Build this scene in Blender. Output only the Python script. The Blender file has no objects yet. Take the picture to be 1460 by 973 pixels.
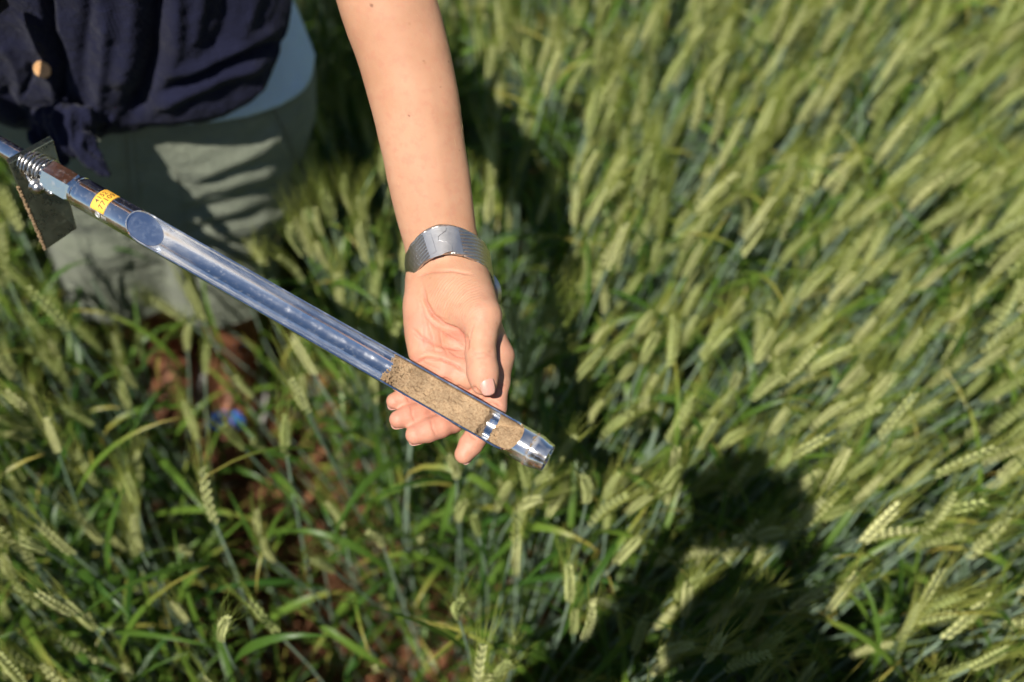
import bpy, math, random
import numpy as np
from mathutils import Vector, Matrix, Euler

# ------------------------------------------------------------------ camera, sky, sun, exposure
sc = bpy.context.scene
COL = sc.collection
PITCH = math.radians(56.0)
CAMZ = 1.70
FPX = 1460 * 35.0 / 36.0
cam_d = bpy.data.cameras.new("camera"); cam = bpy.data.objects.new("camera", cam_d); COL.objects.link(cam)
cam.location = (0, 0, CAMZ); cam.rotation_euler = (math.pi / 2 - PITCH, 0, 0)
cam_d.lens = 35.0; cam_d.sensor_width = 36.0; cam_d.clip_start = 0.02; cam_d.clip_end = 3000
cam_d.dof.use_dof = True; cam_d.dof.focus_distance = 0.755; cam_d.dof.aperture_fstop = 2.6; cam_d.dof.aperture_blades = 9
sc.camera = cam

SUN_EL = math.radians(62.0)
SUN_AZ = math.radians(26.0)          # light travels towards +Y turned this much towards +X
ldir = Vector((math.sin(SUN_AZ) * math.cos(SUN_EL), math.cos(SUN_AZ) * math.cos(SUN_EL), -math.sin(SUN_EL)))
w = bpy.data.worlds.new("World"); sc.world = w; w.use_nodes = True
nt = w.node_tree; bg = nt.nodes["Background"]
sky = nt.nodes.new("ShaderNodeTexSky"); sky.sky_type = 'NISHITA'; sky.sun_disc = False
sky.sun_elevation = SUN_EL
to_sun = -ldir
sky.sun_rotation = math.atan2(to_sun.x, to_sun.y)
sky.altitude = 200; sky.air_density = 1.0; sky.dust_density = 0.3; sky.ozone_density = 2.5
nt.links.new(sky.outputs[0], bg.inputs[0]); bg.inputs[1].default_value = 0.050
sun_d = bpy.data.lights.new("sun", 'SUN'); sun = bpy.data.objects.new("sun", sun_d); COL.objects.link(sun)
sun_d.energy = 5.0; sun_d.angle = math.radians(0.53); sun_d.color = (1.0, 0.945, 0.865)
sun.rotation_euler = ldir.to_track_quat('-Z', 'Y').to_euler()
sc.cycles.adaptive_threshold = 0.03; sc.cycles.max_bounces = 6; sc.cycles.diffuse_bounces = 2; sc.cycles.glossy_bounces = 3; sc.cycles.transmission_bounces = 2
sc.view_settings.view_transform = 'Standard'; sc.view_settings.look = 'None'
sc.view_settings.exposure = 0.52; sc.view_settings.gamma = 1.0

# ------------------------------------------------------------------ helpers
rng = np.random.default_rng(7)
random.seed(7)
CP, SP = math.cos(PITCH), math.sin(PITCH)
def cc(px, py, d):                       # a point seen at px,py at depth d, in the camera-aligned metric frame
    return np.array([(px - 730) / FPX * d, (486.5 - py) / FPX * d, d])
def c2w(a):
    a = np.asarray(a, float)
    u, v, d = a[..., 0], a[..., 1], a[..., 2]
    return np.stack([u, v * SP + d * CP, CAMZ + v * CP - d * SP], -1)
def w2c(a):
    a = np.asarray(a, float)
    x, y, z = a[..., 0], a[..., 1], a[..., 2] - CAMZ
    return np.stack([x, y * SP + z * CP, y * CP - z * SP], -1)
def P(px, py, d): return c2w(cc(px, py, d))
def w2px(a):
    c = w2c(a); return np.stack([730 + c[..., 0] / c[..., 2] * FPX, 486.5 - c[..., 1] / c[..., 2] * FPX], -1)
def unit(a): a = np.asarray(a, float); return a / (np.linalg.norm(a) + 1e-12)

def mesh_np(name, V, F, smooth=True):
    """V (n,3), F (m,k) all faces the same size"""
    me = bpy.data.meshes.new(name)
    V = np.ascontiguousarray(V, np.float32); F = np.ascontiguousarray(F, np.int32)
    n, m, k = len(V), len(F), F.shape[1]
    me.vertices.add(n); me.vertices.foreach_set("co", V.ravel())
    me.loops.add(m * k); me.loops.foreach_set("vertex_index", F.ravel())
    me.polygons.add(m); me.polygons.foreach_set("loop_start", np.arange(m, dtype=np.int32) * k)
    me.update(calc_edges=True); me.validate()
    me.polygons.foreach_set("use_smooth", np.full(len(me.polygons), smooth))
    return me
def mesh_mix(name, V, F, smooth=True):
    me = bpy.data.meshes.new(name)
    me.from_pydata([tuple(map(float, v)) for v in V], [], [tuple(int(i) for i in f) for f in F])
    me.update(); me.polygons.foreach_set("use_smooth", np.full(len(me.polygons), smooth))
    return me
class MB:
    def __init__(s): s.V = []; s.F = []; s.n = 0
    def add(s, V, F):
        V = np.asarray(V, float)
        s.V.append(V); s.F += [tuple(i + s.n for i in f) for f in F]; s.n += len(V)
    def grid(s, G, wrap=False):          # G (a,b,3)
        a, b = G.shape[:2]; F = []
        for i in range(a - 1):
            for j in range(b if wrap else b - 1):
                j2 = (j + 1) % b
                F.append((i * b + j, i * b + j2, (i + 1) * b + j2, (i + 1) * b + j))
        s.add(G.reshape(-1, 3), F)
    def tube(s, pts, rad, n=8, cap=True, ref=None):
        pts = np.asarray(pts, float); rad = np.broadcast_to(np.asarray(rad, float), (len(pts),))
        T = np.gradient(pts, axis=0); T /= np.linalg.norm(T, axis=1)[:, None] + 1e-12
        r = np.array([0.12, 0.31, 0.94]) if ref is None else np.asarray(ref, float)
        rings = []
        N = None
        for p, t, q in zip(pts, T, rad):
            N = unit(np.cross(t, r)) if N is None else unit(N - t * np.dot(N, t))
            B = np.cross(t, N)
            an = np.arange(n) / n * 2 * np.pi
            rings.append(p + q * (np.cos(an)[:, None] * N + np.sin(an)[:, None] * B))
        base = s.n
        s.grid(np.array(rings), wrap=True)
        if cap:
            s.F.append(tuple(base + n - 1 - i for i in range(n)))
            s.F.append(tuple(base + (len(pts) - 1) * n + i for i in range(n)))
    def box(s, c, sx, sy, sz, R=np.eye(3)):
        V = np.array([(x, y, z) for x in (-.5, .5) for y in (-.5, .5) for z in (-.5, .5)]) * (sx, sy, sz)
        s.add(V @ np.asarray(R).T + c, [(0, 1, 3, 2), (4, 6, 7, 5), (0, 4, 5, 1), (2, 3, 7, 6), (0, 2, 6, 4), (1, 5, 7, 3)])
    def mesh(s, name, smooth=True): return mesh_mix(name, np.concatenate(s.V), s.F, smooth)
def link(name, me, mat=None, parent=None):
    o = bpy.data.objects.new(name, me); COL.objects.link(o)
    if mat is not None: me.materials.append(mat)
    if parent is not None: o.parent = parent
    return o
def tag(o, label=None, cat=None, group=None, kind=None):
    if label: o["label"] = label
    if cat: o["category"] = cat
    if group: o["group"] = group
    if kind: o["kind"] = kind
    return o
def empty(name, loc=(0, 0, 0)):
    o = bpy.data.objects.new(name, None); COL.objects.link(o); o.location = loc; o.empty_display_size = 0.05
    return o
def setp(o, root):                       # parent a world-built mesh under a root that has a location only
    o.parent = root; o.matrix_parent_inverse = Matrix.Translation(root.location).inverted()
    return o

# value noise
_L = np.random.default_rng(3).random((32, 32, 32)).astype(np.float32)
def noise(p, f):
    q = np.asarray(p, np.float32) * f + 100.0
    i = np.floor(q).astype(int); t = q - i; t = t * t * (3 - 2 * t)
    i0 = i & 31; i1 = (i + 1) & 31
    x0, y0, z0 = i0[..., 0], i0[..., 1], i0[..., 2]; x1, y1, z1 = i1[..., 0], i1[..., 1], i1[..., 2]
    tx, ty, tz = t[..., 0], t[..., 1], t[..., 2]
    a = _L[x0, y0, z0] * (1 - tx) + _L[x1, y0, z0] * tx; b = _L[x0, y1, z0] * (1 - tx) + _L[x1, y1, z0] * tx
    c = _L[x0, y0, z1] * (1 - tx) + _L[x1, y0, z1] * tx; d = _L[x0, y1, z1] * (1 - tx) + _L[x1, y1, z1] * tx
    return ((a * (1 - ty) + b * ty) * (1 - tz) + (c * (1 - ty) + d * ty) * tz) * 2 - 1
def fbm(p, f, o=3):
    s = 0; a = 1.0
    for _ in range(o): s = s + a * noise(p, f); f *= 2.03; a *= .5
    return s

# signed distance fields on a grid
class Field:
    def __init__(s, lo, hi, res):
        s.lo = np.array(lo, float); s.res = res
        s.n = np.ceil((np.array(hi) - s.lo) / res).astype(int) + 1
        s.v = np.full(s.n, 1.0, np.float32)
        s.ax = [(s.lo[i] + np.arange(s.n[i]) * res).astype(np.float32) for i in range(3)]
    def box(s, lo, hi):
        a = np.clip(np.floor((np.array(lo) - s.lo) / s.res).astype(int), 0, s.n)
        b = np.clip(np.ceil((np.array(hi) - s.lo) / s.res).astype(int) + 1, 0, s.n)
        return tuple(slice(a[i], b[i]) for i in range(3))
    def xyz(s, sl):
        return (s.ax[0][sl[0]][:, None, None], s.ax[1][sl[1]][None, :, None], s.ax[2][sl[2]][None, None, :])
    def merge(s, sl, d, k):
        a = s.v[sl]
        h = np.maximum(k - np.abs(a - d), 0) / k
        s.v[sl] = np.minimum(a, d) - h * h * k * .25
    def cone(s, a, b, ra, rb, k=.004, q=1.0):
        a = np.asarray(a, np.float32); b = np.asarray(b, np.float32); pad = max(ra, rb) + k + .006
        sl = s.box(np.minimum(a, b) - pad, np.maximum(a, b) + pad)
        if any(q.stop <= q.start for q in sl): return
        X, Y, Z = s.xyz(sl); ab = b - a; L = float(ab @ ab) + 1e-12
        t = np.clip(((X - a[0]) * ab[0] + (Y - a[1]) * ab[1] + (Z - a[2]) * ab[2]) / L, 0, 1)
        dx = X - a[0] - t * ab[0]; dy = Y - a[1] - t * ab[1]; dz = (Z - a[2] - t * ab[2]) / q
        s.merge(sl, np.sqrt(dx * dx + dy * dy + dz * dz) - (ra + (rb - ra) * t), k)
    def ell(s, c, r, k=.004, R=None):
        c = np.asarray(c, np.float32); r = np.asarray(r, np.float32); pad = r.max() + k + .006
        sl = s.box(c - pad, c + pad); X, Y, Z = s.xyz(sl); X = X - c[0]; Y = Y - c[1]; Z = Z - c[2]
        if R is not None:
            R = np.asarray(R, np.float32)
            X, Y, Z = [R[i][0] * X + R[i][1] * Y + R[i][2] * Z for i in range(3)]
        q = np.sqrt((X / r[0]) ** 2 + (Y / r[1]) ** 2 + (Z / r[2]) ** 2)
        s.merge(sl, (q - 1) * r.min(), k)
    def chain(s, pts, rad, k=.004, q=1.0):
        f = Field.__new__(Field); pts = [np.asarray(p) for p in pts]; pad = max(rad) + k + .02
        f.__dict__.update(lo=s.lo, res=s.res, n=s.n, ax=s.ax)
        sl = s.box(np.min(pts, 0) - pad, np.max(pts, 0) + pad)
        if any(q.stop <= q.start for q in sl): return
        f.ax = [s.ax[i][sl[i]] for i in range(3)]; f.n = np.array([len(x) for x in f.ax])
        f.lo = np.array([x[0] for x in f.ax]); f.v = np.full(f.n, 1.0, np.float32)
        for i in range(len(pts) - 1): f.cone(pts[i], pts[i + 1], rad[i], rad[i + 1], .003, q)
        s.merge(sl, f.v, k)
    def surf(s, it=2):
        v = s.v; ins = v < 0; nx, ny, nz = s.n
        cnt = np.zeros((nx - 1, ny - 1, nz - 1), np.uint8)
        for dx in (0, 1):
            for dy in (0, 1):
                for dz in (0, 1): cnt += ins[dx:nx - 1 + dx, dy:ny - 1 + dy, dz:nz - 1 + dz]
        act = (cnt > 0) & (cnt < 8)
        I = np.argwhere(act); idx = np.full(act.shape, -1, np.int32); idx[act] = np.arange(len(I))
        acc = np.zeros((len(I), 3)); num = np.zeros(len(I))
        C = [(a, b, c) for a in (0, 1) for b in (0, 1) for c in (0, 1)]
        val = {c: v[I[:, 0] + c[0], I[:, 1] + c[1], I[:, 2] + c[2]] for c in C}
        for c in C:
            for ax in range(3):
                if c[ax] == 0:
                    d = list(c); d[ax] = 1; d = tuple(d); a, b = val[c], val[d]
                    m = (a < 0) != (b < 0); t = np.where(m, a / np.where(m, a - b, 1), 0)
                    for q in range(3): acc[:, q] += np.where(m, c[q] + (t if q == ax else 0), 0)
                    num += m
        V = (I + acc / num[:, None]) * s.res + s.lo
        Fs = []
        for ax in range(3):
            a, b = [q for q in range(3) if q != ax]
            s0 = [slice(None)] * 3; s1 = [slice(None)] * 3
            s0[ax] = slice(0, -1); s1[ax] = slice(1, None)
            x = ins[tuple(s0)] != ins[tuple(s1)]
            E = np.argwhere(x)
            ok = (E[:, a] > 0) & (E[:, b] > 0) & (E[:, a] < s.n[a] - 1) & (E[:, b] < s.n[b] - 1); E = E[ok]
            def cell(da, db):
                e = E.copy(); e[:, a] -= da; e[:, b] -= db; return idx[e[:, 0], e[:, 1], e[:, 2]]
            Q = np.stack([cell(1, 1), cell(0, 1), cell(0, 0), cell(1, 0)], 1)
            flip = ins[E[:, 0], E[:, 1], E[:, 2]]
            if ax == 1: flip = ~flip
            Q[~flip] = Q[~flip][:, ::-1]
            Fs.append(Q)
        F = np.concatenate(Fs); F = F[(F >= 0).all(1)]
        for _ in range(it):
            S = np.zeros_like(V); n = np.zeros(len(V))
            for i in range(4):
                for j in (1, 3):
                    A, B = F[:, i], F[:, (i + j) % 4]
                    for q in range(3): S[:, q] += np.bincount(A, V[B, q], len(V))
                    n += np.bincount(A, minlength=len(V))
            V = V * .5 + .5 * S / np.maximum(n, 1)[:, None]
        return V, F
def vnormals(V, F):
    n = np.cross(V[F[:, 2]] - V[F[:, 0]], V[F[:, 3 if F.shape[1] > 3 else 1]] - V[F[:, 1 if F.shape[1] > 3 else 0]])
    N = np.zeros_like(V)
    for i in range(F.shape[1]):
        for q in range(3): N[:, q] += np.bincount(F[:, i], n[:, q], len(V))
    return N / (np.linalg.norm(N, axis=1)[:, None] + 1e-12)
def seg_dist(px, poly):
    best = np.full(len(px), 1e9); tt = np.zeros(len(px)); poly = np.asarray(poly, float); n = len(poly) - 1
    for i in range(n):
        a, b = poly[i], poly[i + 1]; ab = b - a
        t = np.clip(((px - a) @ ab) / (ab @ ab), 0, 1); d = np.linalg.norm(px - a - t[:, None] * ab, axis=1)
        m = d < best; best[m] = d[m]; tt[m] = (i + t[m]) / n
    return best, tt
def fattr(me, name, arr):
    a = me.attributes.new(name, 'FLOAT', 'POINT'); a.data.foreach_set("value", np.ascontiguousarray(arr, np.float32))

# ------------------------------------------------------------------ materials
def mat(name, color=(.5, .5, .5), rough=.6, metal=0.0, **kw):
    m = bpy.data.materials.new(name); m.use_nodes = True
    b = m.node_tree.nodes["Principled BSDF"]
    b.inputs["Base Color"].default_value = (*color, 1); b.inputs["Roughness"].default_value = rough
    b.inputs["Metallic"].default_value = metal
    for k, v in kw.items(): b.inputs[k.replace('_', ' ')].default_value = v
    return m, m.node_tree, b
def N(nt, t, **kw):
    n = nt.nodes.new(t)
    for k, v in kw.items():
        if k in n.inputs: n.inputs[k].default_value = v
        else: setattr(n, k, v)
    return n
def ramp(nt, stops, fac):
    r = nt.nodes.new("ShaderNodeValToRGB"); e = r.color_ramp.elements
    while len(e) < len(stops): e.new(.5)
    for i, (p, c) in enumerate(stops):
        e[i].position = p; e[i].color = (*c, 1) if len(c) == 3 else c
    nt.links.new(fac, r.inputs[0]); return r
def tex_noise(nt, scale, detail=3, rough=.5, co=None, dist=0):
    n = N(nt, "ShaderNodeTexNoise", Scale=scale, Detail=detail, Roughness=rough, Distortion=dist)
    if co is None:
        t = nt.nodes.new("ShaderNodeTexCoord"); co = t.outputs["Object"]
    nt.links.new(co, n.inputs["Vector"]); return n
def bump(nt, b, height, strength=.3, dist=.001, prev=None):
    n = N(nt, "ShaderNodeBump", Strength=strength, Distance=dist); nt.links.new(height, n.inputs["Height"])
    if prev is not None: nt.links.new(prev, n.inputs["Normal"])
    nt.links.new(n.outputs[0], b.inputs["Normal"]); return n.outputs[0]
def mixc(nt, fac, a, b, mode='MIX'):
    m = nt.nodes.new("ShaderNodeMix"); m.data_type = 'RGBA'; m.blend_type = mode
    L = nt.links
    def put(s, v):
        if hasattr(v, 'is_linked') or hasattr(v, 'links'): L.new(v, s)
        elif isinstance(v, (int, float)): s.default_value = v
        else: s.default_value = (*v, 1)
    put(m.inputs[0], fac); put(m.inputs[6], a); put(m.inputs[7], b); return m.outputs[2]
def math_(nt, op, a, b=0.0, clamp=False):
    m = nt.nodes.new("ShaderNodeMath"); m.operation = op; m.use_clamp = clamp
    for i, v in enumerate((a, b)):
        if isinstance(v, (int, float)): m.inputs[i].default_value = v
        else: nt.links.new(v, m.inputs[i])
    return m.outputs[0]
def attr(nt, name):
    a = nt.nodes.new("ShaderNodeAttribute"); a.attribute_name = name; return a.outputs["Fac"]

# skin
def skin_mat():
    m, nt, b = mat("skin", rough=.47)
    L = nt.links
    n1 = tex_noise(nt, 28, 4, .6); n2 = tex_noise(nt, 160, 3, .6); n3 = tex_noise(nt, 9, 2, .5)
    base = ramp(nt, [(.3, (.45, .235, .138)), (.7, (.53, .292, .180))], n1.outputs[0])
    red = mixc(nt, math_(nt, 'MULTIPLY', attr(nt, "pink"), .75), base.outputs[0], (.57, .245, .180))
    mott = ramp(nt, [(.45, (0, 0, 0)), (.62, (1, 1, 1))], n3.outputs[0])
    red = mixc(nt, math_(nt, 'MULTIPLY', mott.outputs[0], .45), red, (.52, .29, .185))
    blot = ramp(nt, [(.50, (0, 0, 0)), (.66, (1, 1, 1))], n2.outputs[0])
    red = mixc(nt, math_(nt, 'MULTIPLY', blot.outputs[0], .38), red, (.46, .20, .13))
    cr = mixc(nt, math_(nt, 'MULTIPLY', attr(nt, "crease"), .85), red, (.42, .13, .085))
    cr = mixc(nt, attr(nt, "tan"), cr, (.26, .095, .045))  # brown of tanned, shaded lower legs put into the skin colour
    # freckles
    co = nt.nodes.new("ShaderNodeTexCoord")
    v = N(nt, "ShaderNodeTexVoronoi", Scale=95.0); L.new(co.outputs["Object"], v.inputs["Vector"])
    fr = ramp(nt, [(.07, (1, 1, 1)), (.16, (0, 0, 0))], v.outputs["Distance"])
    sel = N(nt, "ShaderNodeSeparateColor"); L.new(v.outputs["Color"], sel.inputs[0])
    pick = math_(nt, 'GREATER_THAN', sel.outputs[0], .86)
    ff = math_(nt, 'MULTIPLY', math_(nt, 'MULTIPLY', fr.outputs[0], pick), .35)
    ff = math_(nt, 'MULTIPLY', ff, math_(nt, 'SUBTRACT', 1.0, attr(nt, "pink")))
    cr = mixc(nt, ff, cr, (.36, .16, .08))
    cr = mixc(nt, math_(nt, 'MULTIPLY', attr(nt, "mole"), .85), cr, (.13, .045, .025))
    L.new(cr, b.inputs["Base Color"])
    b.inputs["Subsurface Weight"].default_value = .18; b.inputs["Subsurface Radius"].default_value = (1, .35, .2)
    b.inputs["Subsurface Scale"].default_value = .004
    b.inputs["Specular IOR Level"].default_value = .33
    # pores and skin lines
    p1 = N(nt, "ShaderNodeTexVoronoi", Scale=900.0, feature='DISTANCE_TO_EDGE'); L.new(co.outputs["Object"], p1.inputs["Vector"])
    pr = bump(nt, b, p1.outputs[0], .25, .0004)
    n4 = tex_noise(nt, 420, 3, .6); pr = bump(nt, b, n4.outputs[0], .35, .0005, pr)
    sn = math_(nt, 'SINE', math_(nt, 'MULTIPLY', attr(nt, "phase"), 1.9)); sn2 = math_(nt, 'SINE', math_(nt, 'MULTIPLY', attr(nt, "phase"), 3.3))
    pr = bump(nt, b, math_(nt, 'MULTIPLY', math_(nt, 'ADD', sn, math_(nt, 'MULTIPLY', sn2, .5)), attr(nt, "wr")), .35, .0005, pr)
    rg = ramp(nt, [(.3, (.50,) * 3), (.7, (.64,) * 3)], n1.outputs[0]); L.new(rg.outputs[0], b.inputs["Roughness"])
    return m
M = {}
M['skin'] = skin_mat()
M['nail'], _, _b = mat("fingernail", (.54, .29, .23), .34); _b.inputs["Subsurface Weight"].default_value = .2; _b.inputs["Subsurface Scale"].default_value = .002

def fabric(name, c1, c2, scale=1400, rough=.9, bstr=.5, sheen=.2, big=25):
    m, nt, b = mat(name, c1, rough); L = nt.links; crk = tex_noise(nt, 75, 4, .65, dist=1.5)
    co = nt.nodes.new("ShaderNodeTexCoord")
    wx = N(nt, "ShaderNodeTexWave", Scale=scale / 10, Distortion=2.0, Detail=2.0); wx.bands_direction = 'X'
    wz = N(nt, "ShaderNodeTexWave", Scale=scale / 10, Distortion=2.0, Detail=2.0); wz.bands_direction = 'Z'
    L.new(co.outputs["Object"], wx.inputs["Vector"]); L.new(co.outputs["Object"], wz.inputs["Vector"])
    wv = math_(nt, 'ADD', wx.outputs["Fac"], wz.outputs["Fac"])
    n1 = tex_noise(nt, big, 4, .6); n2 = tex_noise(nt, 300, 3, .6)
    r = ramp(nt, [(.3, c1), (.7, c2)], n1.outputs[0])
    c = mixc(nt, math_(nt, 'MULTIPLY', n2.outputs[0], .6), r.outputs[0], tuple(x * .62 for x in c1))
    L.new(c, b.inputs["Base Color"])
    pr = bump(nt, b, wv, bstr, .0006); pr = bump(nt, b, n2.outputs[0], .6, .0012, pr); pr = bump(nt, b, crk.outputs[0], .55, .004, pr)
    b.inputs["Sheen Weight"].default_value = sheen; b.inputs["Sheen Roughness"].default_value = .5
    b.inputs["Specular IOR Level"].default_value = .2
    return m
M['linen'] = fabric("navy_linen", (.005, .006, .022), (.010, .012, .036), 900, .9, .6, .06)
M['tee'] = fabric("white_cotton_sky_tint", (.56, .72, .96), (.60, .76, .97), 1600, .85, .2, .1)  # bluish skylit shade put into the white cloth's base colour
M['shorts'] = fabric("sage_cotton", (.175, .195, .145), (.24, .262, .195), 1500, .85, .35, .1)
M['shorts_seam'] = fabric("sage_cotton_seam", (.19, .20, .145), (.24, .25, .18), 1500, .9, .35, .1)

def chrome(name, base=(.78, .80, .84), r0=.06, r1=.2, dirt=0.0, dirt_shade_col=(.16, .10, .055), green=0):
    m, nt, b = mat(name, base, r0, 1.0); L = nt.links
    n1 = tex_noise(nt, 60, 5, .65); n2 = tex_noise(nt, 900, 3, .6); n3 = tex_noise(nt, 240, 5, .7)
    rr = ramp(nt, [(.35, (r0,) * 3), (.75, (r1,) * 3)], n1.outputs[0]); L.new(rr.outputs[0], b.inputs["Roughness"])
    pr = bump(nt, b, n2.outputs[0], .06, .0003); bump(nt, b, n1.outputs[0], .08, .002, pr)
    d = ramp(nt, [(.56 - .06 * dirt, (0, 0, 0)), (.72 - .10 * dirt, (1, 1, 1))], n3.outputs[0])
    am = math_(nt, 'MULTIPLY', d.outputs[0], min(.12 + dirt * .4, 1))
    am = math_(nt, 'MAXIMUM', am, math_(nt, 'MULTIPLY', attr(nt, "dirt"), math_(nt, 'ADD', .35, n3.outputs[0])), True)  # attribute: real dirt on the probe, painted groove shade on the strap
    c = mixc(nt, am, base, dirt_shade_col); L.new(c, b.inputs["Base Color"])
    L.new(math_(nt, 'SUBTRACT', 1.0, am, True), b.inputs["Metallic"])
    sv = N(nt, "ShaderNodeTexNoise", Scale=1500.0, Detail=1.0, Distortion=6.0); t_ = nt.nodes.new("ShaderNodeTexCoord"); L.new(t_.outputs["Object"], sv.inputs["Vector"]); bump(nt, b, sv.outputs[0], .05, .0002, b.inputs["Normal"].links[0].from_socket)
    return m
M['chrome'] = chrome("chromed_steel", (.93, .94, .95), .06, .20, dirt=.06, dirt_shade_col=(.20, .15, .10))
M['steel'] = chrome("dull_steel", (.50, .49, .47), .18, .4, dirt=.5)
M['plate'] = chrome("worn_plate_steel", (.24, .26, .18), .24, .38, dirt=.1, dirt_shade_col=(.10, .065, .03))
M['edge_dirt'], _nt, _b = mat("caked_soil", (.22, .15, .08), .95); bump(_nt, _b, tex_noise(_nt, 500, 4, .7).outputs[0], .8, .001)
M['watch_steel'] = chrome("brushed_watch_steel", (.56, .55, .55), .34, .42)
M['watch_mesh'] = chrome("woven_watch_steel", (.62, .58, .53), .28, .38, dirt_shade_col=(.02, .018, .015))  # near-black is the painted shade between the wires
M['watch_dark'], _, _b = mat("watch_glass_dark", (.01, .012, .02), .08); _b.inputs["Coat Weight"].default_value = .6
M['sticker'], _nt, _b = mat("yellow_sticker", (.92, .47, .05), .5)
_r = ramp(_nt, [(.3, (.88, .42, .035)), (.75, (.95, .56, .09))], tex_noise(_nt, 180, 4).outputs[0]); _nt.links.new(_r.outputs[0], _b.inputs["Base Color"])
M['ink'], _, _ = mat("brown_ink", (.10, .055, .02), .6)
M['wood_button'], _nt, _b = mat("wood_button", (.60, .33, .14), .45)
_r = ramp(_nt, [(.3, (.48, .24, .09)), (.7, (.70, .42, .20))], tex_noise(_nt, 240, 4, .6, dist=2).outputs[0]); _nt.links.new(_r.outputs[0], _b.inputs["Base Color"])
M['hair'], _, _ = mat("brown_hair", (.10, .05, .025), .5)
M['suede'], _nt, _b = mat("tan_suede", (.20, .075, .035), .85); bump(_nt, _b, tex_noise(_nt, 400, 3).outputs[0], .3, .001)
M['blue_shoe'], _nt, _b = mat("blue_canvas", (.02, .20, .80), .6); bump(_nt, _b, tex_noise(_nt, 700, 2).outputs[0], .3, .0005)
M['sole'], _, _ = mat("pale_rubber", (.55, .53, .48), .7)
M['black_cloth'] = fabric("dark_grey_cloth", (.03, .03, .035), (.05, .05, .055))
M['black_plastic'], _, _ = mat("black_plastic", (.012, .012, .013), .4)
M['lens_glass'], _, _ = mat("lens_glass", (.005, .005, .01), .03)

def soil_mat(name, c0, c1, c2, sc_=1.0):
    m, nt, b = mat(name, c1, .95); n1 = tex_noise(nt, 18 * sc_, 5, .65); n2 = tex_noise(nt, 160 * sc_, 5, .7)
    r = ramp(nt, [(.25, c0), (.5, c1), (.8, c2)], n2.outputs[0])
    r2 = ramp(nt, [(.3, (.50,) * 3), (.68, (1.12,) * 3)], n1.outputs[0])
    nt.links.new(mixc(nt, 1.0, r.outputs[0], r2.outputs[0], 'MULTIPLY'), b.inputs["Base Color"])
    bump(nt, b, n2.outputs[0], .7, .004 / sc_); b.inputs["Specular IOR Level"].default_value = .15
    return m
M['ground'] = soil_mat("red_brown_earth", (.07, .03, .016), (.19, .085, .042), (.30, .15, .08))
M['clod'] = soil_mat("red_brown_clod", (.11, .05, .025), (.24, .11, .055), (.36, .19, .105))
M['core'] = soil_mat("pale_brown_core_soil", (.22, .13, .070), (.38, .26, .15), (.48, .355, .22), 4)

def leaf_mat(name, dark, light, tip=None, rough=.45, trans=.35, stripes=True):
    m, nt, b = mat(name, light, rough); L = nt.links
    oi = nt.nodes.new("ShaderNodeObjectInfo")
    n1 = tex_noise(nt, 14, 3, .6); f = math_(nt, 'ADD', math_(nt, 'MULTIPLY', oi.outputs["Random"], .6), math_(nt, 'MULTIPLY', n1.outputs[0], .4))
    r = ramp(nt, [(.15, dark), (.85, light)], f); c = r.outputs[0]
    if tip is not None:
        t = attr(nt, "tip"); tt = math_(nt, 'MULTIPLY', t, math_(nt, 'GREATER_THAN', oi.outputs["Random"], .6))
        c = mixc(nt, tt, c, tip)
    L.new(c, b.inputs["Base Color"])
    if stripes:
        tn = tex_noise(nt, 250, 3); bump(nt, b, tn.outputs[0], .35, .0006)
    b.inputs["Specular IOR Level"].default_value = .28
    if trans:
        out = nt.nodes["Material Output"]; tr = nt.nodes.new("ShaderNodeBsdfTranslucent"); mx = nt.nodes.new("ShaderNodeMixShader")
        hue = mixc(nt, .5, c, (.16, .30, .02)); L.new(hue, tr.inputs[0]); mx.inputs[0].default_value = trans
        L.new(b.outputs[0], mx.inputs[1]); L.new(tr.outputs[0], mx.inputs[2]); L.new(mx.outputs[0], out.inputs[0])
    return m
M['ear'] = leaf_mat("pale_green_ear", (.39, .465, .15), (.71, .715, .35), rough=.65, trans=.12)
M['awn'] = leaf_mat("olive_awn", (.22, .29, .05), (.43, .46, .11), rough=.5, trans=.25, stripes=False)
M['stem'] = leaf_mat("blue_green_stem", (.13, .20, .13), (.25, .33, .24), rough=.5, trans=.0, stripes=False)
M['leaf'] = leaf_mat("green_leaf", (.026, .078, .012), (.125, .205, .028), tip=(.42, .33, .08), rough=.38, trans=.3)

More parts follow.
